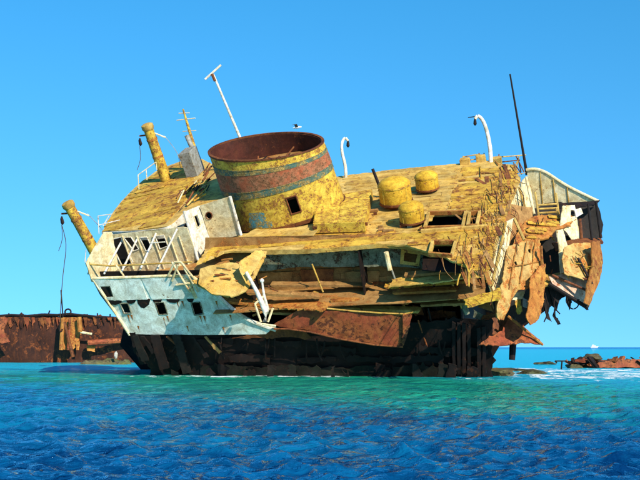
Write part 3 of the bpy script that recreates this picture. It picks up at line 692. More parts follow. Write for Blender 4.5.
# ---- mushroom ventilators
def vent(px, py, r, h_, label):
    c = bd.hit(px, py); w = B['w']; v = B['v']; u = B['u']; n = 26
    def rev(name, prof, mat, par, lb=None):
        vs = []; fs = []
        for (rr, hh) in prof:
            for j in range(n):
                a = 2 * math.pi * j / n; vs.append(c + u * rr * math.cos(a) + v * rr * math.sin(a) + w * hh)
        for i in range(len(prof) - 1):
            for j in range(n): k = (j + 1) % n; fs.append((i * n + j, i * n + k, (i + 1) * n + k, (i + 1) * n + j))
        fs.append(tuple((len(prof) - 1) * n + j for j in range(n)))
        return mk(name, vs, fs, mat, par, 40, lb)
    o = rev('ventilator', [(r * .98, h_ * .16), (r, h_ * .16 + .03), (r * 1.0, h_ * .86), (r * .97, h_ * .93), (r * .72, h_ * 1.05), (r * .3, h_ * 1.12), (.02, h_ * 1.13)], M['byellow'], ship, label)
    rev('ventilator_stem', [(r * .62, 0), (r * .62, h_ * .55)], M['rust'], o); rev('ventilator_band', [(r * 1.03, h_ * .80), (r * 1.03, h_ * .86)], M['yellow'], o); rev('ventilator_band', [(r * 1.04, h_ * .17), (r * 1.06, h_ * .19), (r * 1.04, h_ * .26)], M['rust'], o)
    for k in range(0, 26, 2):
        a = 2 * math.pi * k / 26; q = c + u * r * 1.0 * math.cos(a) + v * r * math.sin(a) + w * h_ * .72; e = (u * math.cos(a) + v * math.sin(a)); box('rivet', q, (e, w.cross(e), w), (.03, .022, .022), M['yellow'], o, .006)
    for k in range(4):
        a = k * 1.57 + .9; e = u * math.cos(a) + v * math.sin(a); box('seam_strip', c + e * r + w * h_ * .52, (e, w.cross(e), w), (.015, .03, h_ * .32), M['yellow'], o, .004)
vent(397, 207, .93, 1.60, 'largest yellow drum ventilator on the boat deck')
vent(428, 192, .68, 1.15, 'yellow drum ventilator nearest the upper deck edge')
vent(413, 225, .68, 1.20, 'small yellow drum ventilator nearest the deck openings')
tube('deck_post', [bd.hit(384, 198), bd.hit(384, 198) + (at(373, 170, 66) - at(384, 198, 66))], .09, M['drust'], ship, 8)
tube('deck_post', [bd.hit(409, 203), bd.hit(409, 203) + B['w'] * 1.3], .11, M['rust'], ship, 8)
for i in range(14):      # rubble between the ventilators
    x, y = random.uniform(362, 425), random.uniform(212, 232)
    box('deck_rubble', bd.hit(x, y) + bd.n * .08, L3(B), (random.uniform(.08, .3), random.uniform(.06, .2), random.uniform(.03, .1)), M[random.choice(['rust', 'grey', 'tan', 'wood'])], ship, .01, jit=.02)

# ---- roof gear: locker, pipe, lattice mast, samson posts, aerial
def fbox(name, px0, w0, f, half, mat, parent, label=None, jit=0): return box(name, PL(f, 'w', w0).hit(*px0) + f['w'] * half[2], L3(f), half, mat, parent, .03, label, jit)
lk = fbox('roof_locker', (196, 174), ROOF_H, A, (.42, .62, .85), M['grey'], ship, 'grey green locker box on the wheelhouse roof')
fbox('locker_lid', (189, 147), ROOF_H + 1.7, A, (.46, .68, .04), M['cream'], lk) if False else None
q = PL(A, 'w', ROOF_H).hit(202, 170)
tube('exhaust_pipe', [q, q + (at(200, 132, q.y) - at(208, 150, q.y)) * 1.9], .17, M['grey'], ship, 10)
q = PL(A, 'w', ROOF_H).hit(198, 160); tp = at(183, 109, q.y - .5)
mast = tube('signal_mast', [q, tp], [.16, .06], M['yellow'], ship, 8, 'thin leaning signal mast above the locker')
for t, L in ((.55, .5), (.78, .7), (.9, .4)):
    c = q.lerp(tp, t); tube('mast_arm', [c - A['u'] * L + A['w'] * .15, c + A['u'] * L], .03, M['cream'], mast, 6)
def samson(px_b, px_t, Y, r, label):
    b, t = at(*px_b, Y), at(*px_t, Y - 1.2); d = (t - b).normalized(); n = (t - b).length
    o = tube('samson_post', [b - d * .8, b, b.lerp(t, .5), t], [r * 1.1, r * 1.08, r, r * .95], M['yellow'], ship, 14, label)
    tube('post_cap', [t - d * .12, t, t + d * .22, t + d * .30], [r * 1.02, r * 1.2, r * 1.16, r * .75], M['tan'], o, 14)
    for k in (.3, .72): c = b.lerp(t, k); tube('post_band', [c - d * .06, c + d * .06], r * 1.07, M['orust'], o, 14)
    return o, b, t, d
p1, b1_, t1_, d1_ = samson((162, 168), (148, 128), 70, .34, 'yellow samson post rising behind the wheelhouse roof')
p2, b2_, t2_, d2_ = samson((95, 252), (69, 206), 65.5, .33, 'yellow samson post left of the wheelhouse with a hanging tackle')
for (o, t, d) in ((p1, t1_, d1_), (p2, t2_, d2_)):
    X = Vector((1, 0, 0)); Zv = Vector((0, 0, 1))
    tube('post_bracket', [t - d * .5 - X * .2, t - d * .6 - X * .75 + Zv * .05], .06, M['rust'], o, 6)
    blk = t - d * .6 - X * .72
    tube('pulley_block', [blk - Zv * .1, blk - Zv * .25, blk - Zv * .5 + X * .06, blk - Zv * .62 + X * .05], [.04, .10, .12, .03], M['drust'], o, 5)
    tube('post_bracket', [t - d * .3 + X * .2, t - d * .45 + X * 1.0 - Zv * .2], .05, M['cream'], o, 6)
    tube('guy_wire', spline([t - d * .4 + X * .9 - Zv * .1, t - d * 1.2 + X * 1.5 - Zv * .5, t - d * 2.2 + X * 1.4 - Zv * .6], 5), .02, M['grey'], o, 5)
    tube('guy_wire', spline([blk - Zv * .6, blk - Zv * 1.5 + X * .05, blk - Zv * 2.2 - X * .15], 4), .02, M['rope'], o, 5)
blk = t2_ - d2_ * .6 - Vector((.72, 0, .6)); Yb = blk.y
tube('hanging_rope', spline([blk, at(66, 245, Yb), at(63, 275, Yb), at(61, 300, Yb), at(60, 322, Yb)], 5), .024, M['rope'], ship, 6, 'rope hanging from the leftmost samson post')
tube('rope_hook', spline([at(60, 322, Yb), at(59, 328, Yb), at(60.5, 332, Yb), at(62.5, 329, Yb)], 4), .05, M['drust'], ship, 6)
for a, b in (((138, 175), (156, 162)), ((138, 175), (139, 190)), ((146, 169), (147, 180)), ((156, 162), (157, 170))): tube('roof_rail', [at(*a, 69), at(*b, 69)], .03, M['cream'], ship, 6)
for a, b in (((98, 216), (112, 214)), ((98, 216), (99, 234)), ((110, 214), (103, 226)), ((86, 250), (85, 262)), ((99, 225), (120, 220))): tube('wing_rail_bar', [at(*a, 64.5), at(*b, 64.5)], .028, M['white'], ship, 6)
q = at(241, 140, 66); e = at(213, 74, 65)
ae = tube('aerial_pole', [q - (e - q) * .2, e], [.10, .07], M['white'], ship, 8, 'leaning white pole with a short crossbar behind the funnel')
tube('crossbar', [at(205, 79.5, 65), at(221, 65, 65)], .07, M['white'], ae, 6)
tube('crossbar_clamp', [at(212, 74, 64.9), at(215, 81, 64.9)], .10, M['rust'], ae, 6)
# heap of pipes and rails by the locker
for i in range(46):
    x = random.uniform(176, 208); y = 205 - (x - 176) * .75 + random.uniform(-12, 10); a = random.uniform(.5, 1.15); L = random.uniform(5, 15)
    Y = pr.hit(x, y).y - random.uniform(.1, .6)
    tube('loose_pipe', [at(x, y, Y), at(x + L * math.cos(a), y - L * math.sin(a), Y + random.uniform(-.2, .9))], random.uniform(.025, .06), M[random.choice(['rust', 'tan', 'cream', 'rust', 'drust', 'yellow'])], ship, 6)

# ---- after end: goosenecks, whip, rails
def goose(pts, Y, r, label):
    P = spline([at(*p, Y) for p in pts], 6); o = tube('gooseneck_davit', P, [r * (1.2 - .35 * i / len(P)) for i in range(len(P))], M['white'], ship, 10, label)
    e = P[-1]; Zv = Vector((0, 0, 1)); tube('davit_block', [e + Zv * .02, e - Zv * .12, e - Zv * .32, e - Zv * .42], [.04, .09, .11, .03], M['drust'], o, 8)
    return o
goose([(346, 178), (345, 165), (342, 152), (342, 143), (345, 138), (348, 141)], 68.5, .095, 'white hooked davit pipe beside the funnel')
g2 = goose([(491, 164), (490, 148), (487, 132), (483, 121), (478, 116), (475, 119)], 67, .115, 'white hooked davit pipe near the dark whip pole')
tube('davit_tip', [at(468, 117.5, 67), at(476, 116.5, 67)], .03, M['drust'], g2, 5)
w0, w1 = at(527, 175, 66), at(510, 74, 65.5)
tube('whip_pole', [w0, w0.lerp(w1, .25), w1], [.10, .075, .05], M['drust'], ship, 8, 'tall dark whip pole at the after end')
for a, b in (((464, 166), (463, 156)), ((480, 164), (479, 153)), ((463, 157), (480, 154)), ((463, 161), (480, 158.5)), ((484, 163), (484, 153)), ((498, 165), (499, 154)), ((500, 157), (526, 155)), ((502, 162), (520, 160)), ((516, 172), (519, 156)), ((521, 172), (518, 158)), ((524, 172), (516, 156)), ((513, 170), (518, 160))):
    tube('rail_bar', [at(*a, 67.5), at(*b, 67.5)], .04, M[random.choice(['rust', 'tan', 'drust'])], ship, 6)
for a in ((465, 163), (481, 160), (497, 162)): box('rail_base', at(*a, 67.4), L3(B), (.3, .2, .3), M['tan'], ship, .03, jit=.04)

# ---- the collapsed strip at the after edge: matted pipes, laths and splinters
for i in range(250):
    t = random.random(); x = 506 - 34 * t + random.gauss(0, 12); y = 172 + 106 * t + random.gauss(0, 5)
    if x > 526 - 32 * t: x = 526 - 32 * t - random.uniform(0, 8)
    p = bd.hit(x, y) + bd.n * random.uniform(.01, .07)
    a = random.choice([random.gauss(1.72, .12), random.gauss(1.65, .16), random.gauss(1.75, .12), random.gauss(1.7, .12), random.gauss(1.7, .12), random.gauss(1.7, .1), random.uniform(.2, math.pi)]); L = random.uniform(.6, 3.2) * (1 if 1.1 < a < 2.3 else .4)
    d = (B['u'] * math.cos(a) + B['v'] * math.sin(a) + B['w'] * random.uniform(-.02, .03)).normalized(); c = Vector([random.gauss(0, .022) for _ in range(3)]) * L
    mt = M[random.choice(['deck', 'orust', 'wood', 'deck', 'wood', 'rust', 'rust'])]
    if i % 9: tube('bent_pipe' if i % 2 else 'splinter', spline([p - d * L / 2, p + c, p + d * L / 2], 3), random.uniform(.010, .020) if i % 7 else random.uniform(.03, .05), mt, ship, 5)
    else: box('board_fragment', p, (d, bd.n.cross(d).normalized(), bd.n), (L / 2, random.uniform(.05, .12), .018), mt, ship, .006)
for i in range(14):      # cables drooping over the after edge of the deck
    t = random.random(); x = 522 - 34 * t; y = 180 + 108 * t; p = bd.hit(x, y); l = random.uniform(.5, 1.6); e = p + Vector((random.uniform(-.2, .6), -.1, -l))
    tube('drooping_cable', spline([p + bd.n * .1, p.lerp(e, .4) + Vector((.15, -.15, .1)), e], 4), random.uniform(.012, .025), M[random.choice(['rust', 'drust', 'tan'])], ship, 5)

# end walls: the broken cabins show their after bulkheads one behind the other
ew = plate('end_wall', [(506, 197), (518, 186), (527, 176), (531, 188), (535, 214), (512, 216), (507, 213)], PT(520, 200, 62.0, (.75, -.62, .1)), .06, M['cream'], ship, dent=.06, jag=.02, step=.3, label='cream end wall at the upper deck')
tube('wall_stiffener', [at(519, 187, 61.6), at(527, 214, 61.2)], .07, M['tan'], ew, 6)
tube('wall_stiffener', [at(526, 177, 61.7), at(534, 214, 61.1)], .08, M['cream'], ew, 8)
ew = plate('end_wall', [(507, 221), (513, 218), (511, 232), (509, 246), (505, 268), (500, 292), (494, 300), (489, 284), (494, 258), (500, 238)], PT(502, 255, 56.4, (.62, -.74, -.05)), .06, M['cream'], ship,
      holes=[[(503, 238), (505.5, 237.5), (504, 245), (501.5, 245.5)], [(498.5, 256), (501, 255.5), (499.5, 262), (497, 262.5)]], dent=.06, jag=.025, step=.25, label='cream strip of end wall with two holes')
tube('wall_stiffener', [at(506, 222, 56.2), at(492, 286, 55.9)], .07, M['tan'], ew, 6)
tube('wall_stiffener', [at(514, 218, 57.0), at(524, 240, 56.6)], .08, M['tan'], ew, 6)
plate('deck_end_plate', [(500, 212), (512, 204), (532, 208), (534, 226), (520, 244), (506, 262), (494, 282), (488, 276), (496, 248)], PT(512, 232, 59.0, (.5, -.75, .43)), .06, M['wood'], ship, dent=.08, jag=.03, step=.3)
# ---- torn stern section
far = PL(B, 'v', 9.5)
sw = plate('stern_side_wall', [(527, 170), (535, 169.5), (546, 173), (560, 182), (574, 190), (596, 201), (580, 205), (556, 207), (530, 216)], far, .08, M['cream'], ship, dent=.05, step=.4, label='cream side wall with a curved top edge at the stern')
tube('side_wall_rim', spline([far.hit(*p) for p in ((526, 170), (535, 169), (546, 172.5), (560, 181.5), (574, 189.5), (598, 201))], 5), .09, M['cream'], sw, 8)
for x0, y0, x1, y1 in ((540, 172, 543, 206), (553, 179, 556, 206), (567, 187, 569, 205)): tube('wall_stiffener', [far.hit(x0, y0) + far.n * .05, far.hit(x1, y1) + far.n * .05], .03, M['tan'], sw, 6)
Yl = 61.3
for a, b in (((535, 192), (539, 218)), ((556, 193), (559, 216)), ((538, 205), (557, 204)), ((539, 209), (558, 208)), ((539, 213), (559, 212))): tube('ladder_bar', [at(*a, Yl), at(*b, Yl)], .06, M['tan'], ship, 6)
# black sheets with the darkness of the cabins put into their colour
plate('stern_dark_sheet', [(545, 203), (570, 201), (597, 200), (599, 212), (603, 225), (602, 233), (599, 241), (570, 246), (545, 244), (528, 232), (532, 210)], PT(575, 220, 63, (-.05, -.95, .1)), .06, M['black'], ship, dent=.15, jag=.04, step=.35, label='torn black sheet painted as the dark inside of the stern')
plate('stern_dark_sheet', [(497, 240), (570, 236), (592, 246), (594, 280), (575, 284), (556, 292), (548, 300), (543, 312), (520, 326), (492, 326), (490, 290)], PT(545, 270, 60.2, (.05, -.97, -.1)), .06, M['black'], ship, dent=.12, jag=.04, step=.35)
plate('stern_overhang', [(556, 204), (590, 201), (600, 200), (596, 204), (575, 207), (552, 208)], PT(575, 204, 62, (0, -.5, .86)), .06, M['drust'], ship, dent=.05, jag=.02, step=.3)
# broken edge of the middle deck, running along the tear
plate('torn_deck', [(524, 222), (532, 216), (548, 214), (560, 217), (574, 214), (577, 219), (568, 226), (556, 230), (549, 238), (538, 239), (526, 245), (512, 246), (516, 236)], PT(545, 226, 59.4, (.12, -.62, .78)), .09, M['orust'], ship, dent=.10, jag=.05, step=.28, label='orange torn deck fragment at the stern')
planks(AB(PT(545, 226, 59.3, (.12, -.62, .78)), [(528, 222), (548, 216), (572, 216), (560, 225), (540, 236), (526, 241)]), PT(545, 226, 59.3, (.12, -.62, .78)), .3, M['deck'], ship, seed=71, miss=.35, lmin=.4, lmax=1.4, name='board_fragment')
plate('torn_wall', [(563, 206), (575, 205), (577, 216), (580, 240), (573, 242), (566, 232), (560, 226)], PT(569, 222, 60.0, (.55, -.8, .1)), .05, M['cream'], ship, holes=[[(571, 210), (576, 210), (576, 216), (571, 217)]], dent=.06, jag=.03, step=.22)
plate('torn_fitting', [(574, 209), (581, 208), (583, 213), (577, 217)], PT(577, 212, 60.4, (.2, -.9, .3)), .12, M['white'], ship, dent=.04, jag=.02, step=.2)
for a, b, r, m_ in (((580, 219), (582, 242), .09, 'rust'), ((588, 204), (592, 240), .07, 'drust'), ((596, 202), (601, 238), .08, 'drust'), ((556, 208), (560, 222), .07, 'tan')): tube('stern_post', [at(*a, 60.4), at(*b, 60.2)], r, M[m_], ship, 8)
plate('stern_floor', [(552, 243), (578, 239), (600, 238), (603, 242), (585, 248), (556, 250)], PT(578, 243, 59.6, (.1, -.45, .88)), .07, M['rust'], ship, dent=.05, jag=.03, step=.3)
# end wall of the lower cabin: tan above, rust towards the torn foot
lw = PT(520, 272, 56.5, (.48, -.83, .28))
plate('torn_shell_plate', [(508, 246), (522, 242), (539, 239), (542, 250), (543, 264), (540, 276), (531, 281), (528, 288), (519, 290), (512, 300), (507, 312), (500, 320), (496, 314), (498, 300), (503, 276)], lw, .06, M['tanrust'], ship, holes=[[(514, 262), (516.5, 261), (517, 265), (515, 266)], [(529, 249), (532, 248), (531, 253), (529, 252)]], dent=.16, freq=1.1, jag=.05, step=.22, label='large tan torn shell plate at the stern')
for x0, y0, x1, y1 in ((516, 245, 508, 290), (526, 242, 519, 284), (535, 240, 531, 270), (507, 268, 540, 262)): tube('shell_frame', [lw.hit(x0, y0) + lw.n * .07, lw.hit(x1, y1) + lw.n * .07], .035, M['orust'], ship, 6)
plate('torn_shell_plate', [(503, 281), (512, 285), (512, 296), (510, 306), (504, 320), (496, 318), (496, 303)], PT(503, 300, 56.2, (.48, -.83, .28)), .04, M['orust'], ship, dent=.06, jag=.03, step=.22)
plate('torn_strip', [(531, 276), (538, 268), (544, 264), (546, 276), (544, 296), (542, 312), (537, 322), (531, 325), (527, 318), (529, 302)], PT(537, 290, 56.3, (.62, -.76, .15)), .05, M['orust'], ship, dent=.10, freq=1.2, jag=.05, step=.2, label='bright orange strip of plate hanging from the stern')
plate('torn_wall', [(556, 230), (563, 229), (568, 246), (566, 272), (561, 274), (560, 250)], PT(562, 250, 58.2, (.75, -.6, .1)), .06, M['cream'], ship, dent=.05, jag=.025, step=.22)
plate('stern_sill', [(538, 276), (562, 272), (568, 277), (556, 284), (542, 286)], PT(550, 280, 57.6, (.2, -.6, .75)), .08, M['tan'], ship, dent=.05, jag=.03, step=.25)
tube('stern_post', [at(541, 246, 57.2), at(543, 280, 57)], .08, M['orust'], ship, 6)
# right-hand shell: yellow, red brown and pale pink plates
plate('torn_shell_plate', [(564, 247), (578, 243), (592, 243), (594, 256), (590, 272), (584, 280), (575, 277), (565, 273), (562, 262)], PT(577, 260, 57.5, (.42, -.76, .48)), .06, M['tanrust'], ship, dent=.12, jag=.03, step=.26, label='ochre torn plate at the right of the stern')
for k in range(18):
    x = random.uniform(566, 590); y = random.uniform(247, 272); a = random.uniform(-1.4, 1.4); l = random.uniform(3, 8)
    tube('splinter', [at(x, y, 57.15), at(x + l * math.cos(a), y + l * math.sin(a), 57.0)], random.uniform(.02, .045), M[random.choice(['deck', 'orust', 'yellow', 'tan'])], ship, 5)
plate('torn_shell_plate', [(591, 242), (600, 241), (603, 258), (602, 272), (598, 284), (592, 300), (589, 306), (584, 303), (588, 284), (593, 262)], PT(594, 270, 57.3, (.75, -.6, .1)), .07, M['orust'], ship, dent=.08, jag=.02, step=.24, label='orange brown plate at the rightmost edge of the wreck')
plate('torn_shell_plate', [(549, 277), (562, 274), (575, 279), (587, 282), (588, 292), (585, 305), (572, 297), (554, 286)], PT(570, 289, 57.4, (.35, -.88, .2)), .05, M['pink'], ship, dent=.08, jag=.02, step=.24, label='pale pink plate under the ochre stern plate')
for a, b, r, m_ in (((552, 275), (588, 291), .07, 'rust'), ((549, 284), (588, 308), .11, 'drust'), ((566, 275), (590, 280), .06, 'rust'), ((578, 258), (592, 284), .07, 'drust')): tube('stern_beam', [at(*a, 57.1), at(*b, 56.9)], r, M[m_], ship, 8)
for px in ([(541, 286), (550, 288), (554, 298), (555, 308), (550, 305), (548, 314), (543, 310)], [(548, 288), (560, 292), (566, 296), (560, 299), (556, 311), (552, 300)], [(566, 295), (572, 299), (570, 310), (567, 303)], [(545, 305), (549, 314), (552, 322), (547, 319)], [(556, 304), (556, 316), (561, 324), (558, 325), (553, 316)]):
    plate('hanging_shred', px, PT(px[0][0], px[0][1], 57.6, (.2, -.97, -.1)), .05, M['drust'], ship, dent=.08, jag=.02, step=.2)
for pts in ([(567, 295), (568, 305), (573, 309), (578, 306), (579, 299)], [(556, 294), (554, 306), (560, 314)], [(545, 293), (548, 310), (544, 322)], [(584, 300), (588, 310), (583, 306)]): tube('hanging_cable', spline([at(*p, 57.4) for p in pts], 4), .035, M['drust'], ship, 5)
# cabin pieces in the tear below the tan plate
for px, m_ in (([(513, 294), (524, 291), (523, 298), (513, 300)], 'cream'), ([(515, 301), (520, 299), (522, 311), (518, 314)], 'yellow'), ([(523, 298), (528, 300), (527, 308), (523, 306)], 'grey')):
    plate('torn_fitting', px, PT(px[0][0], px[0][1], 56.9, (.3, -.9, .2)), .06, M[m_], ship, dent=.05, jag=.03, step=.2)
for i in range(34):
    x = random.uniform(505, 560); y = random.uniform(216, 300); a = random.uniform(-1.6, 1.6); L = random.uniform(3, 10); Y = 57 + (300 - y) * .03 + random.uniform(-.3, .6)
    tube('splinter', [at(x, y, Y), at(x + L * math.cos(a) * .5, y + L * math.sin(a), Y + random.uniform(-.3, .3))], random.uniform(.02, .045), M[random.choice(['rust', 'orust', 'tan', 'cream', 'drust', 'deck'])], ship, 5)
# red lower plate, its post and struts
plate('lower_shell_plate', [(479, 343), (490, 337), (502, 331), (508, 318), (516, 321), (530, 331), (543, 344), (520, 343), (500, 345)], PT(508, 335, 57.2, (.1, -.75, .65)), .06, M['redrust'], ship, dent=.12, jag=.05, step=.28, label='red rusty plate low at the stern')
plate('lower_shell_plate', [(480, 318), (500, 308), (512, 322), (505, 332), (486, 336)], PT(496, 320, 58.2, (.1, -.9, .3)), .05, M['rust'], ship, dent=.12, jag=.08, step=.28)
tube('stern_leg', [at(513, 318, 58), at(513, 344, 58), at(512, 360, 58)], [.12, .19, .16], M['drust'], ship, 8)
tube('stern_beam', [at(508, 316, 57), at(543, 345, 57)], .07, M['orust'], ship, 6)
# ------------------------------------------------------------------ rusting hull in the background
def back_hull():
    Y0 = 112.0
    h = thing('hull_wreck', 'long low rust brown hull lying behind the big wreck', 'wreck', (at(60, 356, Y0).x, Y0, 0))
    top = [(-60, 314), (-20, 315), (0, 316), (12, 315), (28, 316), (45, 314.5), (58, 315), (70, 314), (84, 315.5), (100, 317), (118, 318), (150, 319)]
    pl = PT(60, 335, Y0, (0, -.97, -.15))
    shell = plate('hull_shell', top + [(150, 366), (-60, 366)], pl, .1, M['hullrust'], h, dent=.3, freq=.25, jag=.18, step=.8)
    q0, q1 = pl.hit(-58, 317), pl.hit(148, 321); dpt = Vector((0, 9, -.3))
    mk('hull_top', [q0, q1, q1 + dpt, q0 + dpt] + [q - Vector((0, 0, .12)) for q in (q0, q1, q1 + dpt, q0 + dpt)], [(0, 1, 2, 3), (7, 6, 5, 4), (0, 4, 5, 1), (1, 5, 6, 2), (2, 6, 7, 3), (3, 7, 4, 0)], M['hullrust'], h, 0)
    for i in range(14):
        x = -40 + i * 12.5; a = pl.hit(x, 316.5); tube('broken_stanchion', [a, a + Vector((random.uniform(-.2, .3), .1, random.uniform(.15, .7)))], .08, M['drust'], h, 5)
    tube('hull_gunwale', [pl.hit(x, y) + pl.n * .1 for x, y in top], .16, M['drust'], h, 6)
    rnd = random.Random(5)
    for i in range(44):
        x = rnd.uniform(2, 60) if i < 32 else rnd.uniform(78, 128); l = rnd.uniform(3, 13); w = rnd.uniform(1.5, 5)
        plate('rust_sheet', [(x, 317.5), (x + w, 317.5), (x + w * .8, 317.5 + l * .7), (x + w * .5, 317.5 + l), (x + w * .2, 317.5 + l * .6)], PT(x, 320, Y0 - .5, (.05, -.97, -.18)), .05, M[rnd.choice(['rust', 'redrust', 'hullrust'])], h, dent=.08, jag=.08, step=.5)
    P2 = lambda d: PT(70, 335, Y0 - d, (.15, -.98, 0))
    plate('orange_plate', [(62, 318), (80, 317), (82, 328), (78, 346), (72, 350), (60, 349), (61, 330)], P2(1.0), .1, M['orust'], h, dent=.2, jag=.1, step=.5, label='bright orange rusted plate on the background hull')
    for a, b, r, m_ in [((63, 318), (61, 350), .22, 'orust'), ((79, 317), (80, 332), .25, 'orust'), ((64, 322), (73, 357), .2, 'rust'), ((70, 318), (68, 350), .14, 'redrust'), ((80, 332), (92, 334), .12, 'cream'), ((88, 343), (130, 340), .3, 'redrust')]:
        tube('hull_strut', [P2(1.7).hit(*a), P2(1.7).hit(*b)], r, M[m_], h, 8)
    plate('orange_plate', [(87, 342), (95, 342), (95, 352), (87, 351)], P2(1.3), .1, M['orust'], h, dent=.1, jag=.05, step=.5)
    plate('orange_plate', [(77, 341), (80, 341), (79, 350), (76, 350)], P2(1.3), .1, M['orust'], h, dent=.1, jag=.05, step=.5)
    plate('orange_plate', [(-3, 316), (8, 318), (6, 324), (4, 330), (10, 342), (2, 344), (-4, 342)], P2(1.0), .1, M['redrust'], h, dent=.2, jag=.08, step=.5)
    rg = PT(68, 312, Y0 - .5, (.1, -1, 0)); c = rg.ab(rg.hit(68, 312))
    tube('mooring_ring', [rg.p(c.x + .30 * math.cos(a), c.y + .30 * math.sin(a)) for a in [i * math.pi / 8 for i in range(17)]], .09, M['drust'], h, 6)
    tube('hull_strut', [P2(1).hit(61, 290), P2(1).hit(63, 318)], .07, M['drust'], h, 6)
    pe = PT(60, 335, Y0 + 9, (.05, -.97, .1)); plate('hull_far_shell', [(-50, 318), (140, 322), (140, 366), (-50, 366)], pe, .1, M['drust'], h, dent=.3, step=1.5)
back_hull()

# ------------------------------------------------------------------ reef, debris, bird, boat
def rock(name, label, c, size, mat, cat='rock', seed=0, group=None, flat=.6):
    bm = bmesh.new(); bmesh.ops.create_icosphere(bm, subdivisions=3, radius=1)
    for v in bm.verts:
        k = 1 + .45 * noise.noise(v.co * 1.3 + Vector((seed, 0, 0))) + .25 * noise.noise(v.co * 3.5 + Vector((0, seed, 0)))
        v.co = Vector((v.co.x * k * size[0], v.co.y * k * size[1], v.co.z * k * size[2]))
    me = bpy.data.meshes.new(name); bm.to_mesh(me); bm.free(); me.polygons.foreach_set('use_smooth', [True] * len(me.polygons)); me.set_sharp_from_angle(angle=math.radians(40))
    o = link(name, me, mat); o.location = c; o['label'] = label; o['category'] = cat
    if group: o['group'] = group
    return o
def ridge(name, px, Y, hts, mat, label, cat, depth=3.0, seed=0):
    """a low uneven ridge of reef rock along a line on the water"""
    vs = []; fs = []; nx = 70; ny = 9; x0 = at(px[0], 360, Y).x; x1 = at(px[1], 360, Y).x
    for i in range(nx):
        t = i / (nx - 1); k = t * (len(hts) - 1); a = int(min(k, len(hts) - 2)); hh = hts[a] + (hts[a + 1] - hts[a]) * (k - a)
        for j in range(ny):
            s = j / (ny - 1); e = math.sin(math.pi * s) * min(1, 8 * t + .1, 8 * (1 - t) + .1); x = x0 + (x1 - x0) * t; y = Y + (s - .5) * depth
            nz = noise.noise(Vector((x * 1.1, y * 1.1, seed))) * .5 + noise.noise(Vector((x * 3, y * 3, seed))) * .35
            vs.append((x + .3 * noise.noise(Vector((x, y, 9))), y, -.25 + (hh + .25) * e * (1 + .75 * nz)))
    for i in range(nx - 1):
        for j in range(ny - 1): fs.append((i * ny + j, i * ny + j + 1, (i + 1) * ny + j + 1, (i + 1) * ny + j))
    o = mk(name, vs, fs, mat, None, 50); o['label'] = label; o['category'] = cat; return o
ridge('reef_ledge', (78, 134), 101, [.1, .35, .3, .45, .35, .4, .2], M['algae'], 'low green algae covered reef ledge below the background hull', 'reef', 3.5, 2)
wk = thing('wreckage_heap', 'low rusty heap of wreckage on the reef at the right edge', 'wreckage', (at(610, 362, 84).x, 84, 0))
def heap():
    vs = []; fs = []; nx, ny = 80, 10; x0, x1 = at(566, 360, 84).x, at(690, 360, 84).x
    for i in range(nx):
        t = i / (nx - 1); x = x0 + (x1 - x0) * t
        for j in range(ny):
            s = j / (ny - 1); e = math.sin(math.pi * min(1, s * 1.15)) * min(1, t * 10 + .15)
            hgt = .45 + .28 * noise.noise(Vector((x * .9, 1, 4))) + .3 * noise.noise(Vector((x * 3, s * 3, 7)))
            vs.append((x, 82.4 + s * 3.4 + .3 * noise.noise(Vector((x, s, 2))), -.3 + (hgt + .3) * e))
    for i in range(nx - 1):
        for j in range(ny - 1): fs.append((i * ny + j, i * ny + j + 1, (i + 1) * ny + j + 1, (i + 1) * ny + j))
    mk('heap_mound', vs, fs, M['rust'], wk, 40)
    rnd = random.Random(9)
    for i in range(34):
        x = rnd.uniform(568, 645); y = rnd.uniform(360, 364); Y = 83 + rnd.uniform(-.8, 1.2); L = rnd.uniform(.3, 1.2); a = rnd.uniform(0, 3.14); p = at(x, y, Y)
        d = Vector((math.cos(a), .3, math.sin(a) * .5)).normalized(); n = Vector((0, 0, 1)).cross(d).normalized()
        box('scrap_piece', p, (d, n, d.cross(n)), (L / 2, rnd.uniform(.08, .28), rnd.uniform(.02, .10)), M[rnd.choice(['drust', 'drust', 'rust', 'redrust', 'black'])], wk, .02, jit=.06)
    plate('scrap_plate', [(597, 361), (645, 359), (645, 367), (599, 368)], PT(620, 364, 82.2, (0, -.9, .3)), .05, M['redrust'], wk, dent=.12, jag=.05, step=.4)
heap()
for (px, py, Y, sz, m_, lb, sd) in [
    (574, 359, 82.6, (.6, .6, .28), 'reef', 'dark boulder at the left end of the rusty heap', 3), (592, 357.5, 84, (.7, .6, .3), 'reef', 'dark rock on top of the rusty heap', 5),
    
    
    (116, 355, 100, (.16, .16, .34), 'pale', 'small pale upright stone on the left reef ledge', 14), 
    
    (532, 374, 66, (.8, .6, .24), 'reef', 'brown rock awash in foam right of the hull', 23), (497, 374, 61, (1.0, .8, .3), 'reef', 'dark rock against the after end of the hull', 27),
    (500, 366, 72, (1.6, .5, .16), 'reef', 'long dark ledge awash behind the stern leg', 31), (545, 356, 100, (.9, .6, .2), 'reef', 'far dark rock on the turquoise flats', 33)]:
    c = at(px, py, Y); c.z = min(c.z, sz[2] * .3) if 'on top' not in lb and 'upright' not in lb else c.z
    rock('reef_rock', lb, tuple(c), sz, M[m_], 'rock', sd)
dt = thing('drift_frame', 'small dark bent steel frame standing in the shallows', 'debris', (at(558, 360, 78).x, 78, 0))
P3 = lambda x, y: at(x, y, 78)
for a, b in (((555, 361), (566, 361)), ((562, 361), (561, 373)), ((555, 361), (557, 363))): tube('frame_bar', [P3(*a), P3(*b)], .055, M['drust'], dt, 6)

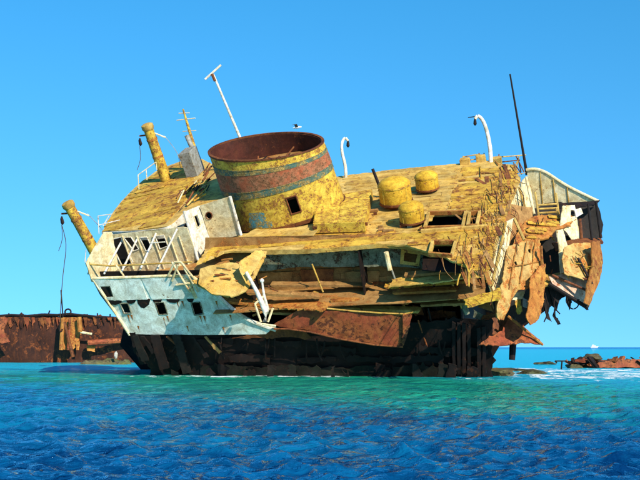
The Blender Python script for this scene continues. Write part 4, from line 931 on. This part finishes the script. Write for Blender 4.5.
def bird():
    c = at(297, 127.5, 55); t = thing('seabird', 'small seabird flying above the funnel rim', 'bird', tuple(c))
    m1, tt, p = node_mat('bird_dark'); p.inputs['Base Color'].default_value = (.05, .05, .055, 1); m2, tt, p = node_mat('bird_white'); p.inputs['Base Color'].default_value = (.75, .75, .75, 1)
    X = Vector((1, -.2, .1)).normalized(); Zv = Vector((0, 0, 1)); Yv = Zv.cross(X)
    tube('body', [c - X * .22, c - X * .12, c, c + X * .12, c + X * .19, c + X * .25], [.015, .045, .065, .05, .04, .01], m2, t, 10)
    for s in (-1, 1):
        r0, r1, r2 = c + Yv * .04 * s, c + Yv * .26 * s + Zv * .13 - X * .02, c + Yv * .5 * s + Zv * .05 - X * .16
        vs = [r0 + X * .08, r1 + X * .07, r2, r1 - X * .08, r0 - X * .07]; vs2 = [q - Zv * .015 for q in vs]
        mk('wing', vs + vs2, [(0, 1, 3, 4), (1, 2, 3), (5, 9, 8, 6), (6, 8, 7), (0, 5, 6, 1), (1, 6, 7, 2), (2, 7, 8, 3), (3, 8, 9, 4), (4, 9, 5, 0)], m1, t)
bird()
def boat_far():
    Y = 2200; c = at(594, 347, Y); c.z = 0; t = thing('motor_boat', 'tiny white motor boat on the horizon', 'boat', tuple(c))
    X, Yv, Zv = Vector((1, 0, 0)), Vector((0, 1, 0)), Vector((0, 0, 1))
    m, tt, p = node_mat('boat_white'); p.inputs['Base Color'].default_value = (.8, .8, .8, 1); p.inputs['Roughness'].default_value = .4
    mg, tt, p = node_mat('boat_window'); p.inputs['Base Color'].default_value = (.03, .05, .07, 1); p.inputs['Roughness'].default_value = .1
    prof = [(-7, .4), (-7, 2), (7, 2.6), (9, 3), (6.5, .2)]
    vs = [c + X * a + Zv * b - Yv * 1.8 for a, b in prof] + [c + X * a * .98 + Zv * b + Yv * 1.8 for a, b in prof]; n = 5
    mk('hull', vs, [tuple(range(5)), tuple(range(5, 10))[::-1]] + [(i, (i + 1) % n, n + (i + 1) % n, n + i) for i in range(n)], m, t, 20)
    box('cabin', c + X * -1 + Zv * 3.6, (X, Yv, Zv), (4, 1.5, 1.3), m, t, .3); box('cabin_window', c + X * -1 + Zv * 3.8, (X, Yv, Zv), (3.4, 1.53, .4), mg, t, .05); box('flybridge', c + X * -2 + Zv * 5.7, (X, Yv, Zv), (2, 1.2, .4), m, t, .1)
boat_far()
